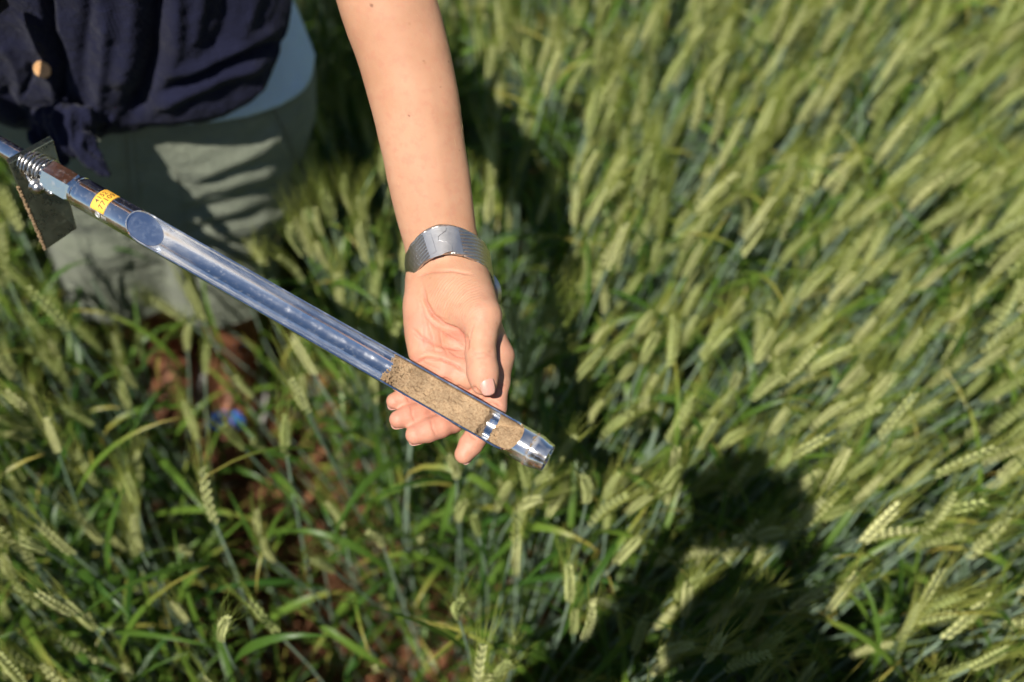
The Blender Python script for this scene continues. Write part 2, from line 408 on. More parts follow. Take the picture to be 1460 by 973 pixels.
# ------------------------------------------------------------------ ground: one sheet out to the horizon
def ground():
    a = np.concatenate([[-1500, -500, -150, -50, -20, -8, -4], np.linspace(-2, 2.6, 231), [4.5, 8, 20, 50, 150, 500, 1500]])
    X, Y = np.meshgrid(a, a, indexing='ij'); p = np.stack([X, Y, np.zeros_like(X)], -1)
    near = ((np.abs(X) < 3) & (np.abs(Y) < 3)).astype(float)
    Z = near * (fbm(p, 6, 2) * .016 + np.abs(fbm(p + 7, 22, 3)) * .016)
    n = len(a); i = np.arange(n - 1); I, J = np.meshgrid(i, i, indexing='ij'); q = (I * n + J).ravel()
    F = np.stack([q, q + n, q + n + 1, q + 1], 1)
    o = link("ground", mesh_np("ground", np.stack([X, Y, Z], -1).reshape(-1, 3), F), M['ground']); tag(o, kind='structure')
ground()
def clods():
    mb_V, mb_F = [], []; n = 0
    base = np.array([(math.cos(a) * math.cos(e), math.sin(a) * math.cos(e), math.sin(e)) for e in (-.6, .1, .8) for a in np.arange(6) / 6 * 2 * np.pi] + [(0, 0, 1.0)])
    F0 = [(r * 6 + i, r * 6 + (i + 1) % 6, (r + 1) * 6 + (i + 1) % 6) for r in (0, 1) for i in range(6)] + [(r * 6 + i, (r + 1) * 6 + (i + 1) % 6, (r + 1) * 6 + i) for r in (0, 1) for i in range(6)] + [(12 + i, 12 + (i + 1) % 6, 18) for i in range(6)]
    for k in range(2600):
        x, y = rng.uniform(-1.2, .6), rng.uniform(-.1, 1.7)
        s = rng.uniform(.004, .012) * (1.9 if rng.random() < .12 else 1)
        v = base * (1 + rng.uniform(-.28, .28, (19, 1))) * s * np.array([1, rng.uniform(.7, 1.2), rng.uniform(.6, .9)])
        an = rng.uniform(0, 6.28); c, d = math.cos(an), math.sin(an); v = v @ np.array([[c, -d, 0], [d, c, 0], [0, 0, 1]]).T
        mb_V.append(v + (x, y, .012 + s * .3)); mb_F.append(np.array(F0) + n); n += 19
    o = link("soil_clods", mesh_np("soil_clods", np.concatenate(mb_V), np.concatenate(mb_F)), M['clod'])
    tag(o, "reddish brown crumbs and clods of earth lying between the wheat stems", "soil", kind='stuff')
clods()

# ------------------------------------------------------------------ wheat
def ear_mesh(seed, L=.088, nsp=20):
    r = np.random.default_rng(seed); ear = MB(); awn = MB()
    # rachis curve in local coordinates, growing up +Z from 0, nodding in +X
    nod = r.uniform(.0, .22)
    def cur(t): return np.array([nod * L * t * t, 0, L * t * (1 - .12 * nod * t)])
    for i in range(nsp):
        t = (i + .3) / nsp; c = cur(t); tan = unit(cur(min(t + .02, 1.02)) - cur(t - .02)); side = 1 if i % 2 else -1
        X = unit(np.array([tan[2], 0, -tan[0]])); Y = np.array([0, 1.0, 0])
        sz = (.62 + .55 * math.sin(math.pi * min(t * .86 + .12, 1))) * r.uniform(.9, 1.1)
        for j in (-1, 0, 1):
            out = unit(side * Y * (.50 if j == 0 else .32) + X * j * .36 + tan * 1.15)
            a = c + side * Y * .0011 + X * j * .0012
            b = a + out * .0088 * sz; wd = .00150 * sz
            n1 = unit(np.cross(out, X + .01)); n2 = np.cross(out, n1); V = []
            for tt, rr in ((0, .25), (.3, .95), (.62, .85), (.88, .35)):
                for k in range(5):
                    an = k / 5 * 6.283; V.append(a + (b - a) * tt + wd * rr * (math.cos(an) * n1 + math.sin(an) * n2 * .8))
            V.append(b)
            F = [(q * 5 + k, q * 5 + (k + 1) % 5, (q + 1) * 5 + (k + 1) % 5, (q + 1) * 5 + k) for q in range(3) for k in range(5)]
            F += [(15 + k, 15 + (k + 1) % 5, 20) for k in range(5)] + [(4, 3, 2, 1, 0)]
            ear.add(V, F)
            if j != 0 or i > nsp - 3:
                ln = r.uniform(.045, .075) * (.7 + .3 * t)
                d = unit(out * .55 + tan + r.normal(0, .09, 3)); d2 = unit(d * .7 + tan * .5 + r.normal(0, .06, 3))
                awn.tube([b - out * .001, b + d * ln * .5, b + d * ln * .5 + d2 * ln * .5], [.00034, .00026, .00008], 3, False)
    return ear.mesh("ear"), awn.mesh("bristles")
def leaf_into(mb, base, az, length, width, up=1.0, droop=1.6, r=None, tips=None, twist=.3):
    n = 9; p = np.array(base, float); el = up; H = np.array([math.cos(az), math.sin(az), 0]); G = []; tw = 0
    st = length / n; side = np.array([-math.sin(az), math.cos(az), 0])
    for i in range(n + 1):
        t = i / n; wd = width * (min(1, .35 + 2.2 * t)) * max(0.02, (1 - t ** 2.2)) * .5
        d = H * math.cos(el) + np.array([0, 0, math.sin(el)]); nr = unit(np.cross(side, d))
        s2 = side * math.cos(tw) + nr * math.sin(tw); n2 = nr * math.cos(tw) - side * math.sin(tw)
        G.append([p - s2 * wd, p - n2 * wd * .28, p + s2 * wd])
        p = p + d * st; el -= droop / n * (0.4 + 1.4 * t); tw += twist / n
        az2 = az + .25 * t; side = np.array([-math.sin(az2), math.cos(az2), 0])
    mb.grid(np.array(G))
    tips += [0.0 if i < 6 else (i - 5) / 4 for i in range(n + 1) for _ in range(3)]
def plant_variant(seed, h, eared=True):
    r = np.random.default_rng(seed); parts = []
    bend = r.uniform(.01, .06)
    def cur(t): return np.array([bend * t * t, .01 * math.sin(t * 5 + seed), h * t])
    sm = MB(); ts = np.linspace(0, 1, 8); sm.tube([cur(t) for t in ts], np.linspace(.0022, .0013, 8), 6, False)
    parts.append(("stem", sm.mesh("stem"), M['stem'], None))
    if eared:
        e, a = ear_mesh(seed + 50, r.uniform(.056, .082), int(r.integers(15, 20)))
        tan = unit(cur(1) - cur(.9)); rot = Vector((0, 0, 1)).rotation_difference(Vector(tan)).to_matrix().to_4x4()
        rot = rot @ Matrix.Rotation(r.uniform(0, 6.28), 4, 'Z')
        mt = Matrix.Translation(Vector(cur(1))) @ rot
        e.transform(mt); a.transform(mt)
        parts.append(("ear", e, M['ear'], None)); parts.append(("bristles", a, M['awn'], 'ear'))
    az = r.uniform(0, 6.28)
    hs = [.86, .60, .34] if eared else [.97, .75, .5, .3, .15]
    for i, hh in enumerate(hs):
        mb = MB(); tips = []
        leaf_into(mb, cur(hh), az + i * 2.6 + r.normal(0, .4), r.uniform(.14, .23), r.uniform(.006, .012), r.uniform(.8, 1.3), r.uniform(1.2, 3.0), r, tips, r.uniform(-1.5, 1.5))
        me = mb.mesh("leaf"); fattr(me, "tip", tips); parts.append(("leaf", me, M['leaf'], None))
    for nme, me, mt_, par in parts: me.materials.append(mt_)
    return parts
VAR = [plant_variant(i, .61 + .02 * (i % 4), True) for i in range(12)]
VAR += [plant_variant(20 + i, .38 + .05 * i, False) for i in range(3)]
NEAR = 12                                 # how many variants carry an ear

def density(x, y):
    """relative crop density: thin along the trodden strip the woman stands in"""
    d = 1.0
    # strip from the woman's feet towards the photographer
    a = np.array([-.50, 1.02]); b = np.array([-.20, .22]); p = np.array([x, y]); ab = b - a
    t = min(max(float((p - a) @ ab / (ab @ ab)), 0), 1); ds = np.linalg.norm(p - a - t * ab)
    wd = .092 - .01 * t
    if ds < wd: d *= (.03 if t < .62 else .12)
    elif ds < wd + .05: d *= .6
    if ((x + .54) / .25) ** 2 + ((y - 1.0) / .20) ** 2 < 1: d = 0
    if (x / .30) ** 2 + ((y + .20) / .20) ** 2 < 1: d = 0
    if x < -.3: d *= .95
    return d
def lean_at(x, y):
    r = rng.normal
    if x > -.12:
        k = min(1, (x + .12) / .45); return np.array([.12 + .24 * k + r(0, .09), .02 + .06 * k + r(0, .09)])
    return np.array([-.05 + r(0, .10), .0 + r(0, .10)])
pts = []
R_NEAR = (-1.35, 1.65, -.1, 2.35)
cell = 1 / math.sqrt(980)
for gx in np.arange(R_NEAR[0], R_NEAR[1], cell):
    for gy in np.arange(R_NEAR[2], R_NEAR[3], cell):
        x = gx + rng.uniform(-.5, .5) * cell; y = gy + rng.uniform(-.5, .5) * cell
        if rng.random() < density(x, y): pts.append((x, y))
plants = []
for x, y in pts:
    ln = lean_at(x, y); s = rng.uniform(.92, 1.12); v = int(rng.integers(0, NEAR)) if rng.random() < .86 else int(rng.integers(NEAR, len(VAR)))
    if x < -.10 and y < .85: s *= rng.uniform(.90, 1.04)
    ax = Vector((-ln[1], ln[0], 0)); an = math.atan(ax.length); ax.normalize()
    m = Matrix.Rotation(an, 3, ax) @ Matrix.Rotation(rng.uniform(0, 6.283), 3, 'Z')
    top = np.array([x, y, 0]) + np.array(m @ Vector((0, 0, .66 * s)))
    px = w2px(top); dep = w2c(top)[2]
    # seen ones: inside the picture and not hidden behind the woman
    vis = -30 < px[0] < 1490 and -40 < px[1] < 1010 and not (px[0] < 440 and px[1] < 330) and not (500 < px[0] < 690 and px[1] < 560)
    plants.append([dep if vis and v < NEAR else 1e6 + dep, x, y, s, v, m.to_euler(), px, dep])
plants.sort(key=lambda q: q[0])
def add_plant(q, label):
    _, x, y, s, v, e, px, dep = q
    root = empty("wheat_plant", (x, y, 0)); root.rotation_euler = e; root.scale = (s, s, s)
    tag(root, label, "wheat", "wheat plants of the field")
    ear = None
    for nme, me, mt_, par in VAR[v]:
        o = bpy.data.objects.new(nme, me); COL.objects.link(o); o.parent = ear if par == 'ear' else root
        if nme == 'ear': ear = o
        if nme == 'bristles': o["kind"] = 'stuff'
    return root
near = [q for q in plants if q[0] < 1e5][:300]; nid = set(id(q) for q in near); rest = [q for q in plants if id(q) not in nid]
named = {}
LAND = [((800, 640), "wheat plant with its ear standing nearest to the cutting tip of the probe"), ((60, 930), "wheat plant with its ear in the bottom left corner of the picture"),
        ((1420, 930), "wheat plant with its ear in the bottom right corner of the picture"), ((1420, 30), "wheat plant with its ear in the top right corner of the picture"),
        ((740, 370), "wheat plant with its ear just right of the wristwatch"), ((470, 300), "wheat plant with its ear rising just right of the sage shorts"),
        ((660, 720), "wheat plant with its ear below the tip of the index finger"), ((80, 400), "wheat plant with its ear just below the foot plate of the probe"),
        ((560, 420), "wheat plant with its ear just left of the heel of the hand"), ((790, 500), "wheat plant with its ear right of the thumb"),
        ((1430, 480), "wheat plant with its ear halfway down the right edge of the picture"), ((720, 940), "wheat plant with its ear at the middle of the bottom edge of the picture"),
        ((1050, 800), "shaded wheat plant in the middle of the photographer's shadow"), ((720, 20), "wheat plant with its ear at the top edge just right of the bare arm")]
for (lx, ly), lb in LAND:
    k = min((q for q in near if id(q) not in named), key=lambda q: (q[6][0] - lx) ** 2 + (q[6][1] - ly) ** 2); named[id(k)] = lb
for q in near:
    lab = "slender green bearded wheat plant standing among the others of the crop"
    add_plant(q, named.get(id(q), lab))
# everything past the 300 largest, and the field out of the picture, as one instanced mass
far = []
for _ in range(14000):
    x, y = rng.uniform(-9, 9), rng.uniform(-7, 11)
    if R_NEAR[0] < x < R_NEAR[1] and R_NEAR[2] < y < R_NEAR[3]: continue
    if (x / .45) ** 2 + ((y + .30) / .35) ** 2 < 1: continue
    ln = np.array([.3 + rng.normal(0, .1), .05 + rng.normal(0, .1)]); ax = Vector((-ln[1], ln[0], 0)); an = math.atan(ax.length); ax.normalize()
    e = (Matrix.Rotation(an, 3, ax) @ Matrix.Rotation(rng.uniform(0, 6.283), 3, 'Z')).to_euler()
    far.append((0, x, y, rng.uniform(.95, 1.15), int(rng.integers(0, NEAR)), e, None, None))
allp = rest + far
# broken-down low leaves between the plants
for _ in range(900):
    x, y = rng.uniform(-1.3, 1.0), rng.uniform(.0, 1.9)
    if rng.random() > density(x, y): continue
    e = Euler((rng.normal(0, .35), rng.normal(0, .35), rng.uniform(0, 6.28)))
    allp.append((0, x, y, rng.uniform(.45, .85), int(rng.integers(NEAR, len(VAR))), e, None, None))
lib = bpy.data.collections.new("wheat_library")     # not linked to the scene: only feeds the instancing
import bmesh
for i, parts in enumerate(VAR):
    V, F, MI, T = [], [], [], []; n = 0
    for nme, me, mt_, par in parts:
        co = np.zeros(len(me.vertices) * 3); me.vertices.foreach_get("co", co); V.append(co.reshape(-1, 3))
        for p in me.polygons: F.append(tuple(k + n for k in p.vertices)); MI.append([M['stem'], M['ear'], M['awn'], M['leaf']].index(mt_))
        if nme == 'leaf':
            a = np.zeros(len(me.vertices)); me.attributes["tip"].data.foreach_get("value", a); T.append(a)
        else: T.append(np.zeros(len(me.vertices)))
        n += len(me.vertices)
    me = mesh_mix("wheat_%02d" % i, np.concatenate(V), F); fattr(me, "tip", np.concatenate(T))
    for k in ('stem', 'ear', 'awn', 'leaf'): me.materials.append(M[k])
    me.polygons.foreach_set("material_index", MI)
    lib.objects.link(bpy.data.objects.new("wheat_%02d" % i, me))
fm = bpy.data.meshes.new("wheat_field"); fm.from_pydata([(q[1], q[2], 0) for q in allp], [], [])
a = fm.attributes.new("rot", 'FLOAT_VECTOR', 'POINT'); a.data.foreach_set("vector", np.array([tuple(q[5]) for q in allp], np.float32).ravel())
a = fm.attributes.new("scl", 'FLOAT', 'POINT'); a.data.foreach_set("value", np.array([q[3] for q in allp], np.float32))
a = fm.attributes.new("var", 'INT', 'POINT'); a.data.foreach_set("value", np.array([q[4] for q in allp], np.int32))
field = link("wheat_field", fm)
tag(field, "dense green bearded wheat crop filling the field behind and between the nearest plants", "wheat", kind='stuff')
ng = bpy.data.node_groups.new("plant_wheat", 'GeometryNodeTree')
ng.interface.new_socket("Geometry", in_out='INPUT', socket_type='NodeSocketGeometry'); ng.interface.new_socket("Geometry", in_out='OUTPUT', socket_type='NodeSocketGeometry')
gi = ng.nodes.new("NodeGroupInput"); go = ng.nodes.new("NodeGroupOutput"); ip = ng.nodes.new("GeometryNodeInstanceOnPoints")
ci = ng.nodes.new("GeometryNodeCollectionInfo"); ci.inputs[0].default_value = lib; ci.inputs[1].default_value = True; ci.inputs[2].default_value = True
def na(nm, ty):
    n = ng.nodes.new("GeometryNodeInputNamedAttribute"); n.data_type = ty; n.inputs[0].default_value = nm; return n.outputs[0]
ng.links.new(gi.outputs[0], ip.inputs["Points"]); ng.links.new(ci.outputs[0], ip.inputs["Instance"]); ip.inputs["Pick Instance"].default_value = True
ng.links.new(na("var", 'INT'), ip.inputs["Instance Index"]); ng.links.new(na("rot", 'FLOAT_VECTOR'), ip.inputs["Rotation"])
ng.links.new(na("scl", 'FLOAT'), ip.inputs["Scale"]); ng.links.new(ip.outputs[0], go.inputs[0])
md = field.modifiers.new("plants", 'NODES'); md.node_group = ng

# ------------------------------------------------------------------ the woman: body
person = empty("person", (-.48, .95, 0))
tag(person, "woman in navy tied blouse and sage shorts holding out the soil probe", "person")
def arm_hand():
    lo = np.minimum(cc(455, 700, .90), cc(455, 700, .70)); hi = np.maximum(cc(760, -190, .86), cc(760, -190, .70))
    f = Field((lo[0], lo[1], .675), (hi[0] + .005, hi[1], .845), .0012)
    # forearm, elliptical in section
    fa = [(517, -170, .722, .0365), (531, -80, .733, .0362), (551, 0, .745, .0355), (577, 80, .756, .0340), (593, 150, .765, .0330), (603, 210, .773, .0312), (613, 262, .780, .0312), (624, 325, .790, .0292), (632, 358, .796, .0272), (638, 390, .80, .0268)]
    fa = np.array(fa); ys = np.linspace(-170, 390, 41); ker = np.array([1, 2, 3, 2, 1]) / 9
    fs = np.stack([np.convolve(np.pad(np.interp(ys, fa[:, 1], fa[:, k]), 2, mode='reflect', reflect_type='odd'), ker, 'valid') for k in (0, 2, 3)], 1)
    for i in range(40):
        a, b = (fs[i][0], ys[i], fs[i][1]), (fs[i + 1][0], ys[i + 1], fs[i + 1][1])
        f.cone(cc(*a), cc(*b), fs[i][2] + .0008, fs[i + 1][2] + .0008, .0012 if i < 38 else .006, float(np.interp(ys[i], [0, 330], [.86, .74])))
    # palm
    K = .012
    mc = [(710, 508, .772), (684, 520, .776), (652, 520, .778), (616, 510, .777)]
    for b, m_, r1 in zip([(660, 398, .798), (645, 398, .802), (628, 398, .802), (612, 402, .799)], mc, (.0125, .0125, .0120, .0115)):
        f.cone(cc(*b), cc(*m_), .0158, r1, K)
    f.cone(cc(608, 414, .792), cc(606, 500, .776), .0140, .0125, K)             # hypothenar
    f.cone(cc(606, 440, .786), cc(608, 470, .780), .0150, .0140, K)
    f.cone(cc(648, 408, .785), cc(672, 448, .768), .0190, .0170, K)             # thenar
    f.ell(cc(650, 425, .776), (.020, .023, .015), .01)
    # pads at the roots of the fingers
    for p_, r_ in (((688, 545, .766), .0095), ((660, 540, .768), .0095), ((632, 530, .768), .009), ((702, 530, .764), .009)): f.cone(cc(*p_), cc(p_[0] + 4, p_[1] - 10, p_[2]), r_, r_, .009)
    # thumb
    f.chain([cc(668, 405, .788), cc(687, 452, .758)], [.0175, .0145], .009)
    f.chain([cc(687, 452, .758), cc(686, 478, .751), cc(685, 505, .746), cc(688, 528, .744), cc(691, 547, .742)], [.0145, .0118, .0114, .0108, .0090], .005)
    f.ell(cc(688, 532, .741), (.0105, .0125, .0092), .006)
    # fingers
    fin = [([(711, 508, .772), (708, 545, .768), (704, 582, .764), (694, 603, .759), (680, 620, .753), (671, 634, .750), (661, 648, .747)], [.0122, .0100, .0097, .0090, .0086, .0086, .0072]),
           ([(684, 520, .776), (674, 556, .774), (660, 590, .770), (645, 601, .764), (628, 608, .757), (610, 614, .753), (592, 620, .749)], [.0122, .0100, .0098, .0090, .0087, .0088, .0074]),
           ([(652, 520, .778), (642, 548, .778), (630, 574, .775), (614, 583, .768), (598, 590, .761), (583, 594, .757), (568, 598, .753)], [.0118, .0096, .0092, .0085, .0081, .0082, .0069]),
           ([(616, 510, .777), (613, 532, .779), (609, 552, .778), (598, 559, .773), (586, 564, .767), (574, 568, .763), (562, 572, .760)], [.0108, .0086, .0080, .0075, .0072, .0073, .0062])]
    for p_, r_ in fin: f.chain([cc(*q) for q in p_], r_, .0035)
    V, F = f.surf(2)
    Nn = vnormals(V, F)
    cm = V.mean(0)
    W = c2w(V); px = w2px(W); front = np.clip(-Nn[:, 2] * 1.5, 0, 1)
    dep = V[:, 2]
    cre = np.zeros(len(V)); disp = np.zeros(len(V))
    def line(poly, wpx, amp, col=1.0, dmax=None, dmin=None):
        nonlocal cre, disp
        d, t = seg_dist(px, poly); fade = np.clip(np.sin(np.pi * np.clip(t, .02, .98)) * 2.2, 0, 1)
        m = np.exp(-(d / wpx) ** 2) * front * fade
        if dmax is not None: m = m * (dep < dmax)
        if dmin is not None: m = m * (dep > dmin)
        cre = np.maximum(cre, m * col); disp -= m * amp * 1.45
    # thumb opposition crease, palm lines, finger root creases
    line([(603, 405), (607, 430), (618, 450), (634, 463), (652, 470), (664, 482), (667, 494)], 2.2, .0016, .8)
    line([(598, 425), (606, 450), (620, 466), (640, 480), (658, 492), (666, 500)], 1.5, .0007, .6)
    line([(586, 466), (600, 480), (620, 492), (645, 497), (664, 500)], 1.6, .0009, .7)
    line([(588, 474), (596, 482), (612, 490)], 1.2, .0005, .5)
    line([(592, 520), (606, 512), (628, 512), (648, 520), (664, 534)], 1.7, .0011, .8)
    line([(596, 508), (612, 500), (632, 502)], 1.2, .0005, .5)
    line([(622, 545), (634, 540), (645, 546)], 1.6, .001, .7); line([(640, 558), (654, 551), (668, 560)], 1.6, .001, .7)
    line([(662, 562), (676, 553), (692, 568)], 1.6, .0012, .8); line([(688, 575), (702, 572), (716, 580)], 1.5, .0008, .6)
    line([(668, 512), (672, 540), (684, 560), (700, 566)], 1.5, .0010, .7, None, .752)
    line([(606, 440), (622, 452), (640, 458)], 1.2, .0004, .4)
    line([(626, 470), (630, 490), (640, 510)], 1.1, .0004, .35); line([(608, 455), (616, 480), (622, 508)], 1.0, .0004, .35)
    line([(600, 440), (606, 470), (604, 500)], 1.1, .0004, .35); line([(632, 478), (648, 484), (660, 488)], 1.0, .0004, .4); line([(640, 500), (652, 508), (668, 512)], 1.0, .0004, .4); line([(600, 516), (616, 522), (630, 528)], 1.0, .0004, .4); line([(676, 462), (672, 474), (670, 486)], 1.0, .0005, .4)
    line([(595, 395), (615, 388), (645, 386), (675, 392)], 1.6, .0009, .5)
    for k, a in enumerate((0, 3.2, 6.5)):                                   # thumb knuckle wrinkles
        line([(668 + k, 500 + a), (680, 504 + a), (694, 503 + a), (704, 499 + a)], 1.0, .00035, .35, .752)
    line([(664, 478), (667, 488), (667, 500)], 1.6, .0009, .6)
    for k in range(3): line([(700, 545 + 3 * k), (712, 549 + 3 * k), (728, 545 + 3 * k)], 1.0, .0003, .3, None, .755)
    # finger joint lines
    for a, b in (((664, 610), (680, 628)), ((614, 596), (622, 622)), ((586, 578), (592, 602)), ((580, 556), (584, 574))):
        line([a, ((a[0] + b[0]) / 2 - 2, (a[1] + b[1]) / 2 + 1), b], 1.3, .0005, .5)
    # concentric fine wrinkles over the ball of the thumb
    c0 = np.array([690, 470.0]); rr = np.linalg.norm((px - c0) * [1, .85], axis=1); an = np.arctan2(px[:, 1] - c0[1], px[:, 0] - c0[0])
    msk = np.exp(-(((px[:, 0] - 648) / 36) ** 2 + ((px[:, 1] - 425) / 34) ** 2) ** 1.5) * front
    wob = noise(np.stack([px[:, 0], px[:, 1], px[:, 0] * 0], -1), .045) * 5 + noise(np.stack([px[:, 0], px[:, 1], px[:, 0] * 0 + 9], -1), .13) * 1.5
    wr = (np.sin((rr + wob) / 4.6 * 2 * np.pi) * .5 + .35 * np.sin((rr + wob * 1.7) / 2.9 * 2 * np.pi)) * msk
    phase = rr + wob * .6; disp += wr * .00004; wr = msk
    # veins / tendons on the wrist, gentle muscle relief on the forearm
    for poly, amp, wd in (([(640, 330), (632, 250), (618, 170), (610, 90)], .00022, 7), ([(622, 335), (606, 260), (590, 190)], .0002, 6), ([(655, 330), (652, 250), (640, 160)], -.0002, 9)):
        d, t = seg_dist(px, poly); disp += np.exp(-(d / wd) ** 2) * amp * front * np.clip(np.sin(np.pi * t) * 2, 0, 1)
    W0 = W + 0
    disp += fbm(W0, 45, 2) * .0003 + fbm(W0 + 3, 130, 2) * .00016 * np.clip((px[:, 1] - 400) / 60, 0, 1)
    V = V + Nn * disp[:, None]; W = c2w(V)
    pink = np.clip((px[:, 1] - 395) / 70, 0, 1) * np.clip(.58 + .60 * fbm(W0, 75, 3), 0, 1)
    pink = np.maximum(pink, np.clip((px[:, 1] - 545) / 25, 0, 1) * .85)
    thumbback = np.exp(-(((px[:, 0] - 686) / 22) ** 2 + ((px[:, 1] - 490) / 50) ** 2)) * (dep < .756)
    pink *= 1 - .6 * thumbback; pink *= 1 - .75 * np.clip(msk * 1.3, 0, 1)
    mole = np.zeros(len(V))
    for x, y, r_ in ((530, 8, 2.4), (640, 88, 1.3), (628, 125, 1.0), (583, 165, 1.1), (604, 87, .9), (581, 36, .9), (560, 60, .8), (655, 215, .8)):
        mole = np.maximum(mole, np.exp(-(np.linalg.norm(px - (x, y), axis=1) / r_) ** 4) * front)
    return W, F, cre, pink, mole, wr, phase
LA = arm_hand()
def arm_hair():
    Vv, Ff = LA[0], LA[1]; nn = vnormals(Vv, Ff); px = w2px(Vv); cand = np.where((px[:, 1] < 310) & (px[:, 1] > -40))[0]; mb = MB(); dn = unit(P(637, 380, .8) - P(554, 0, .745))
    for i in rng.choice(cand, 700, replace=False):
        side = abs((nn[i] @ unit(-P(600, 150, 1) + np.array([0, 0, CAMZ]))))
        if rng.random() < side * .85: continue
        d = unit(dn + nn[i] * rng.uniform(.25, .7) + rng.normal(0, .25, 3)); l = rng.uniform(.003, .008); mb.tube([Vv[i], Vv[i] + d * l * .5, Vv[i] + unit(d + dn * .4) * l], [.00006, .00005, .00002], 3, False)
    m, _, _ = mat("fine_blond_hair", (.62, .45, .25), .4); o = setp(link("arm_hair", mb.mesh("arm_hair"), m), person); o["kind"] = 'stuff'
arm_hair()
EL_W = P(522, -150, .726)
def low_body():
    f = Field((-1.05, .45, -.02), (-.02, 1.25, 1.72), .008)
    c = lambda *a: np.array(a, float)
    # legs
    for side, hip, knee, ank in ((1, (-.39, .96, .86), (-.455, .94, .46), (-.53, 1.02, .09)), (-1, (-.57, .96, .86), (-.60, .96, .46), (-.66, 1.09, .09))):
        f.cone(c(*hip), c(*knee), .085, .055, .03); f.cone(c(*knee), c(knee[0] - .01, knee[1] + .04, .33), .052, .054, .02)
        f.cone(c(knee[0] - .01, knee[1] + .04, .33), c(*ank), .054, .034, .02); f.cone(c(*ank), c(ank[0], ank[1] - .13, .04), .036, .03, .02); f.ell(c(ank[0], ank[1] - .155, .035), (.040, .045, .026), .02)
    f.ell(c(-.48, .96, .92), (.165, .115, .14), .05); f.ell(c(-.48, .965, 1.10), (.135, .095, .16), .05); f.ell(c(-.48, .96, 1.26), (.165, .11, .16), .05)
    f.cone(c(-.62, .96, 1.33), c(-.33, .95, 1.33), .058, .058, .04)
    f.cone(c(-.48, .955, 1.36), c(-.48, .935, 1.47), .055, .05, .03)
    # head looking down at the probe
    f.ell(c(-.47, .90, 1.575), (.075, .095, .098), .02); f.ell(c(-.465, .855, 1.525), (.052, .055, .062), .03)
    f.ell(c(-.462, .800, 1.545), (.012, .018, .020), .012)                       # nose
    f.ell(c(-.462, .806, 1.508), (.022, .010, .008), .008); f.ell(c(-.462, .820, 1.485), (.026, .026, .022), .02)
    for s in (-1, 1): f.ell(c(-.467 + s * .077, .915, 1.555), (.010, .018, .030), .006)
    # left upper arm meets the finely built forearm
    f.cone(c(-.33, .95, 1.33), EL_W, .050, .038, .03)
    # right arm to the handle of the probe
    f.cone(c(-.63, .96, 1.33), c(-.80, .80, 1.04), .05, .040, .03); f.cone(c(-.80, .80, 1.04), RH + (-.03, .04, .0), .039, .026, .02)
    return f.surf(1)
# probe axis, from the far end near the woman's body to the cutting tip
A0, A1 = P(-40, 186, .833), P(781, 653.5, .7185)
ax = unit(A1 - A0); AL = np.linalg.norm(A1 - A0)
RH = A0 - ax * .10
VB, FB = low_body()
# right hand: palm block, four curled fingers and a thumb round the handle bar
crossd = unit(np.cross(ax, np.array([0, 0, 1.0])))        # handle bar direction
def right_hand():
    f = Field(RH - .10, RH + .10, .0028); t = crossd; up = unit(np.cross(t, ax)); back = -ax
    wrist = RH + back * .0 + np.array([-.03, .04, .0])
    f.cone(wrist, RH + up * .020 + back * .012, .024, .022, .02)
    for i, l in enumerate((-.033, -.011, .011, .033)):
        o = RH + t * l; r = .0088 - .0008 * (i == 0)
        f.chain([o + up * .026 + back * .008, o + up * .026 - back * .018, o - back * .030 - up * .002, o - up * .022 - back * .016, o - up * .022 + back * .006], [r + .003, r + .001, r, r, r * .85], .004)
    f.chain([RH + up * .010 + back * .022 + t * .02, RH + back * .028 - up * .012 + t * .035, RH - up * .026 + back * .012 + t * .03], [.013, .0105, .008], .005)
    return f.surf(1)
VR, FR = right_hand()
V = np.concatenate([LA[0], VB, VR]); F = np.concatenate([LA[1], FB + len(LA[0]), FR + len(LA[0]) + len(VB)])
me = mesh_np("body", V, F)
for i, nm in ((2, "crease"), (3, "pink"), (4, "mole"), (5, "wr"), (6, "phase")):
    fattr(me, nm, np.concatenate([LA[i], np.zeros(len(VB) + len(VR))]))
tn = np.clip((.50 - V[:, 2]) / .04, 0, 1) * .85; tn[:len(LA[0])] = 0; fattr(me, "tan", tn)  # lower legs browned: tan and shade both put into the skin colour
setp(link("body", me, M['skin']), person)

def nail(center, tip_dir, normal, rad, wd, ln, name="fingernail"):
    t = unit(tip_dir); n = unit(normal - t * np.dot(normal, t)); s = np.cross(t, n); G = []
    for i in range(13):
        l = -1 + 2 * i / 12; row = []
        wf = (1 - abs(l) ** 3 * (.34 if l > 0 else .34))
        for j in range(11):
            a = (-1 + 2 * j / 10) * wd * wf; lo = l + (.10 * (1 - (j - 5) ** 2 / 25) if l > 0 else -.14 * (1 - (j - 5) ** 2 / 25)) * abs(l)
            row.append(center + n * (rad * math.cos(a) - (.0011 * l * l if l > 0 else .0006 * l * l)) + s * rad * math.sin(a) + t * lo * ln)
        G.append(row)
    mb = MB(); mb.grid(np.array(G)); o = link(name, mb.mesh(name), M['nail'])
    so = o.modifiers.new("thick", 'SOLIDIFY'); so.thickness = .0006; so.offset = -1
    return setp(o, person)
tow = -c2w(np.array([0, 0, 1.0])) + c2w(np.zeros(3))                     # towards the viewer side
r_, u_ = np.array([1.0, 0, 0]), np.array([0, SP, CP])
nail(P(692.5, 549, .7412), P(695, 560, .7425) - P(689, 528, .742), tow + r_ * .22 - u_ * .12, .0097, .62, .0070, "thumbnail")
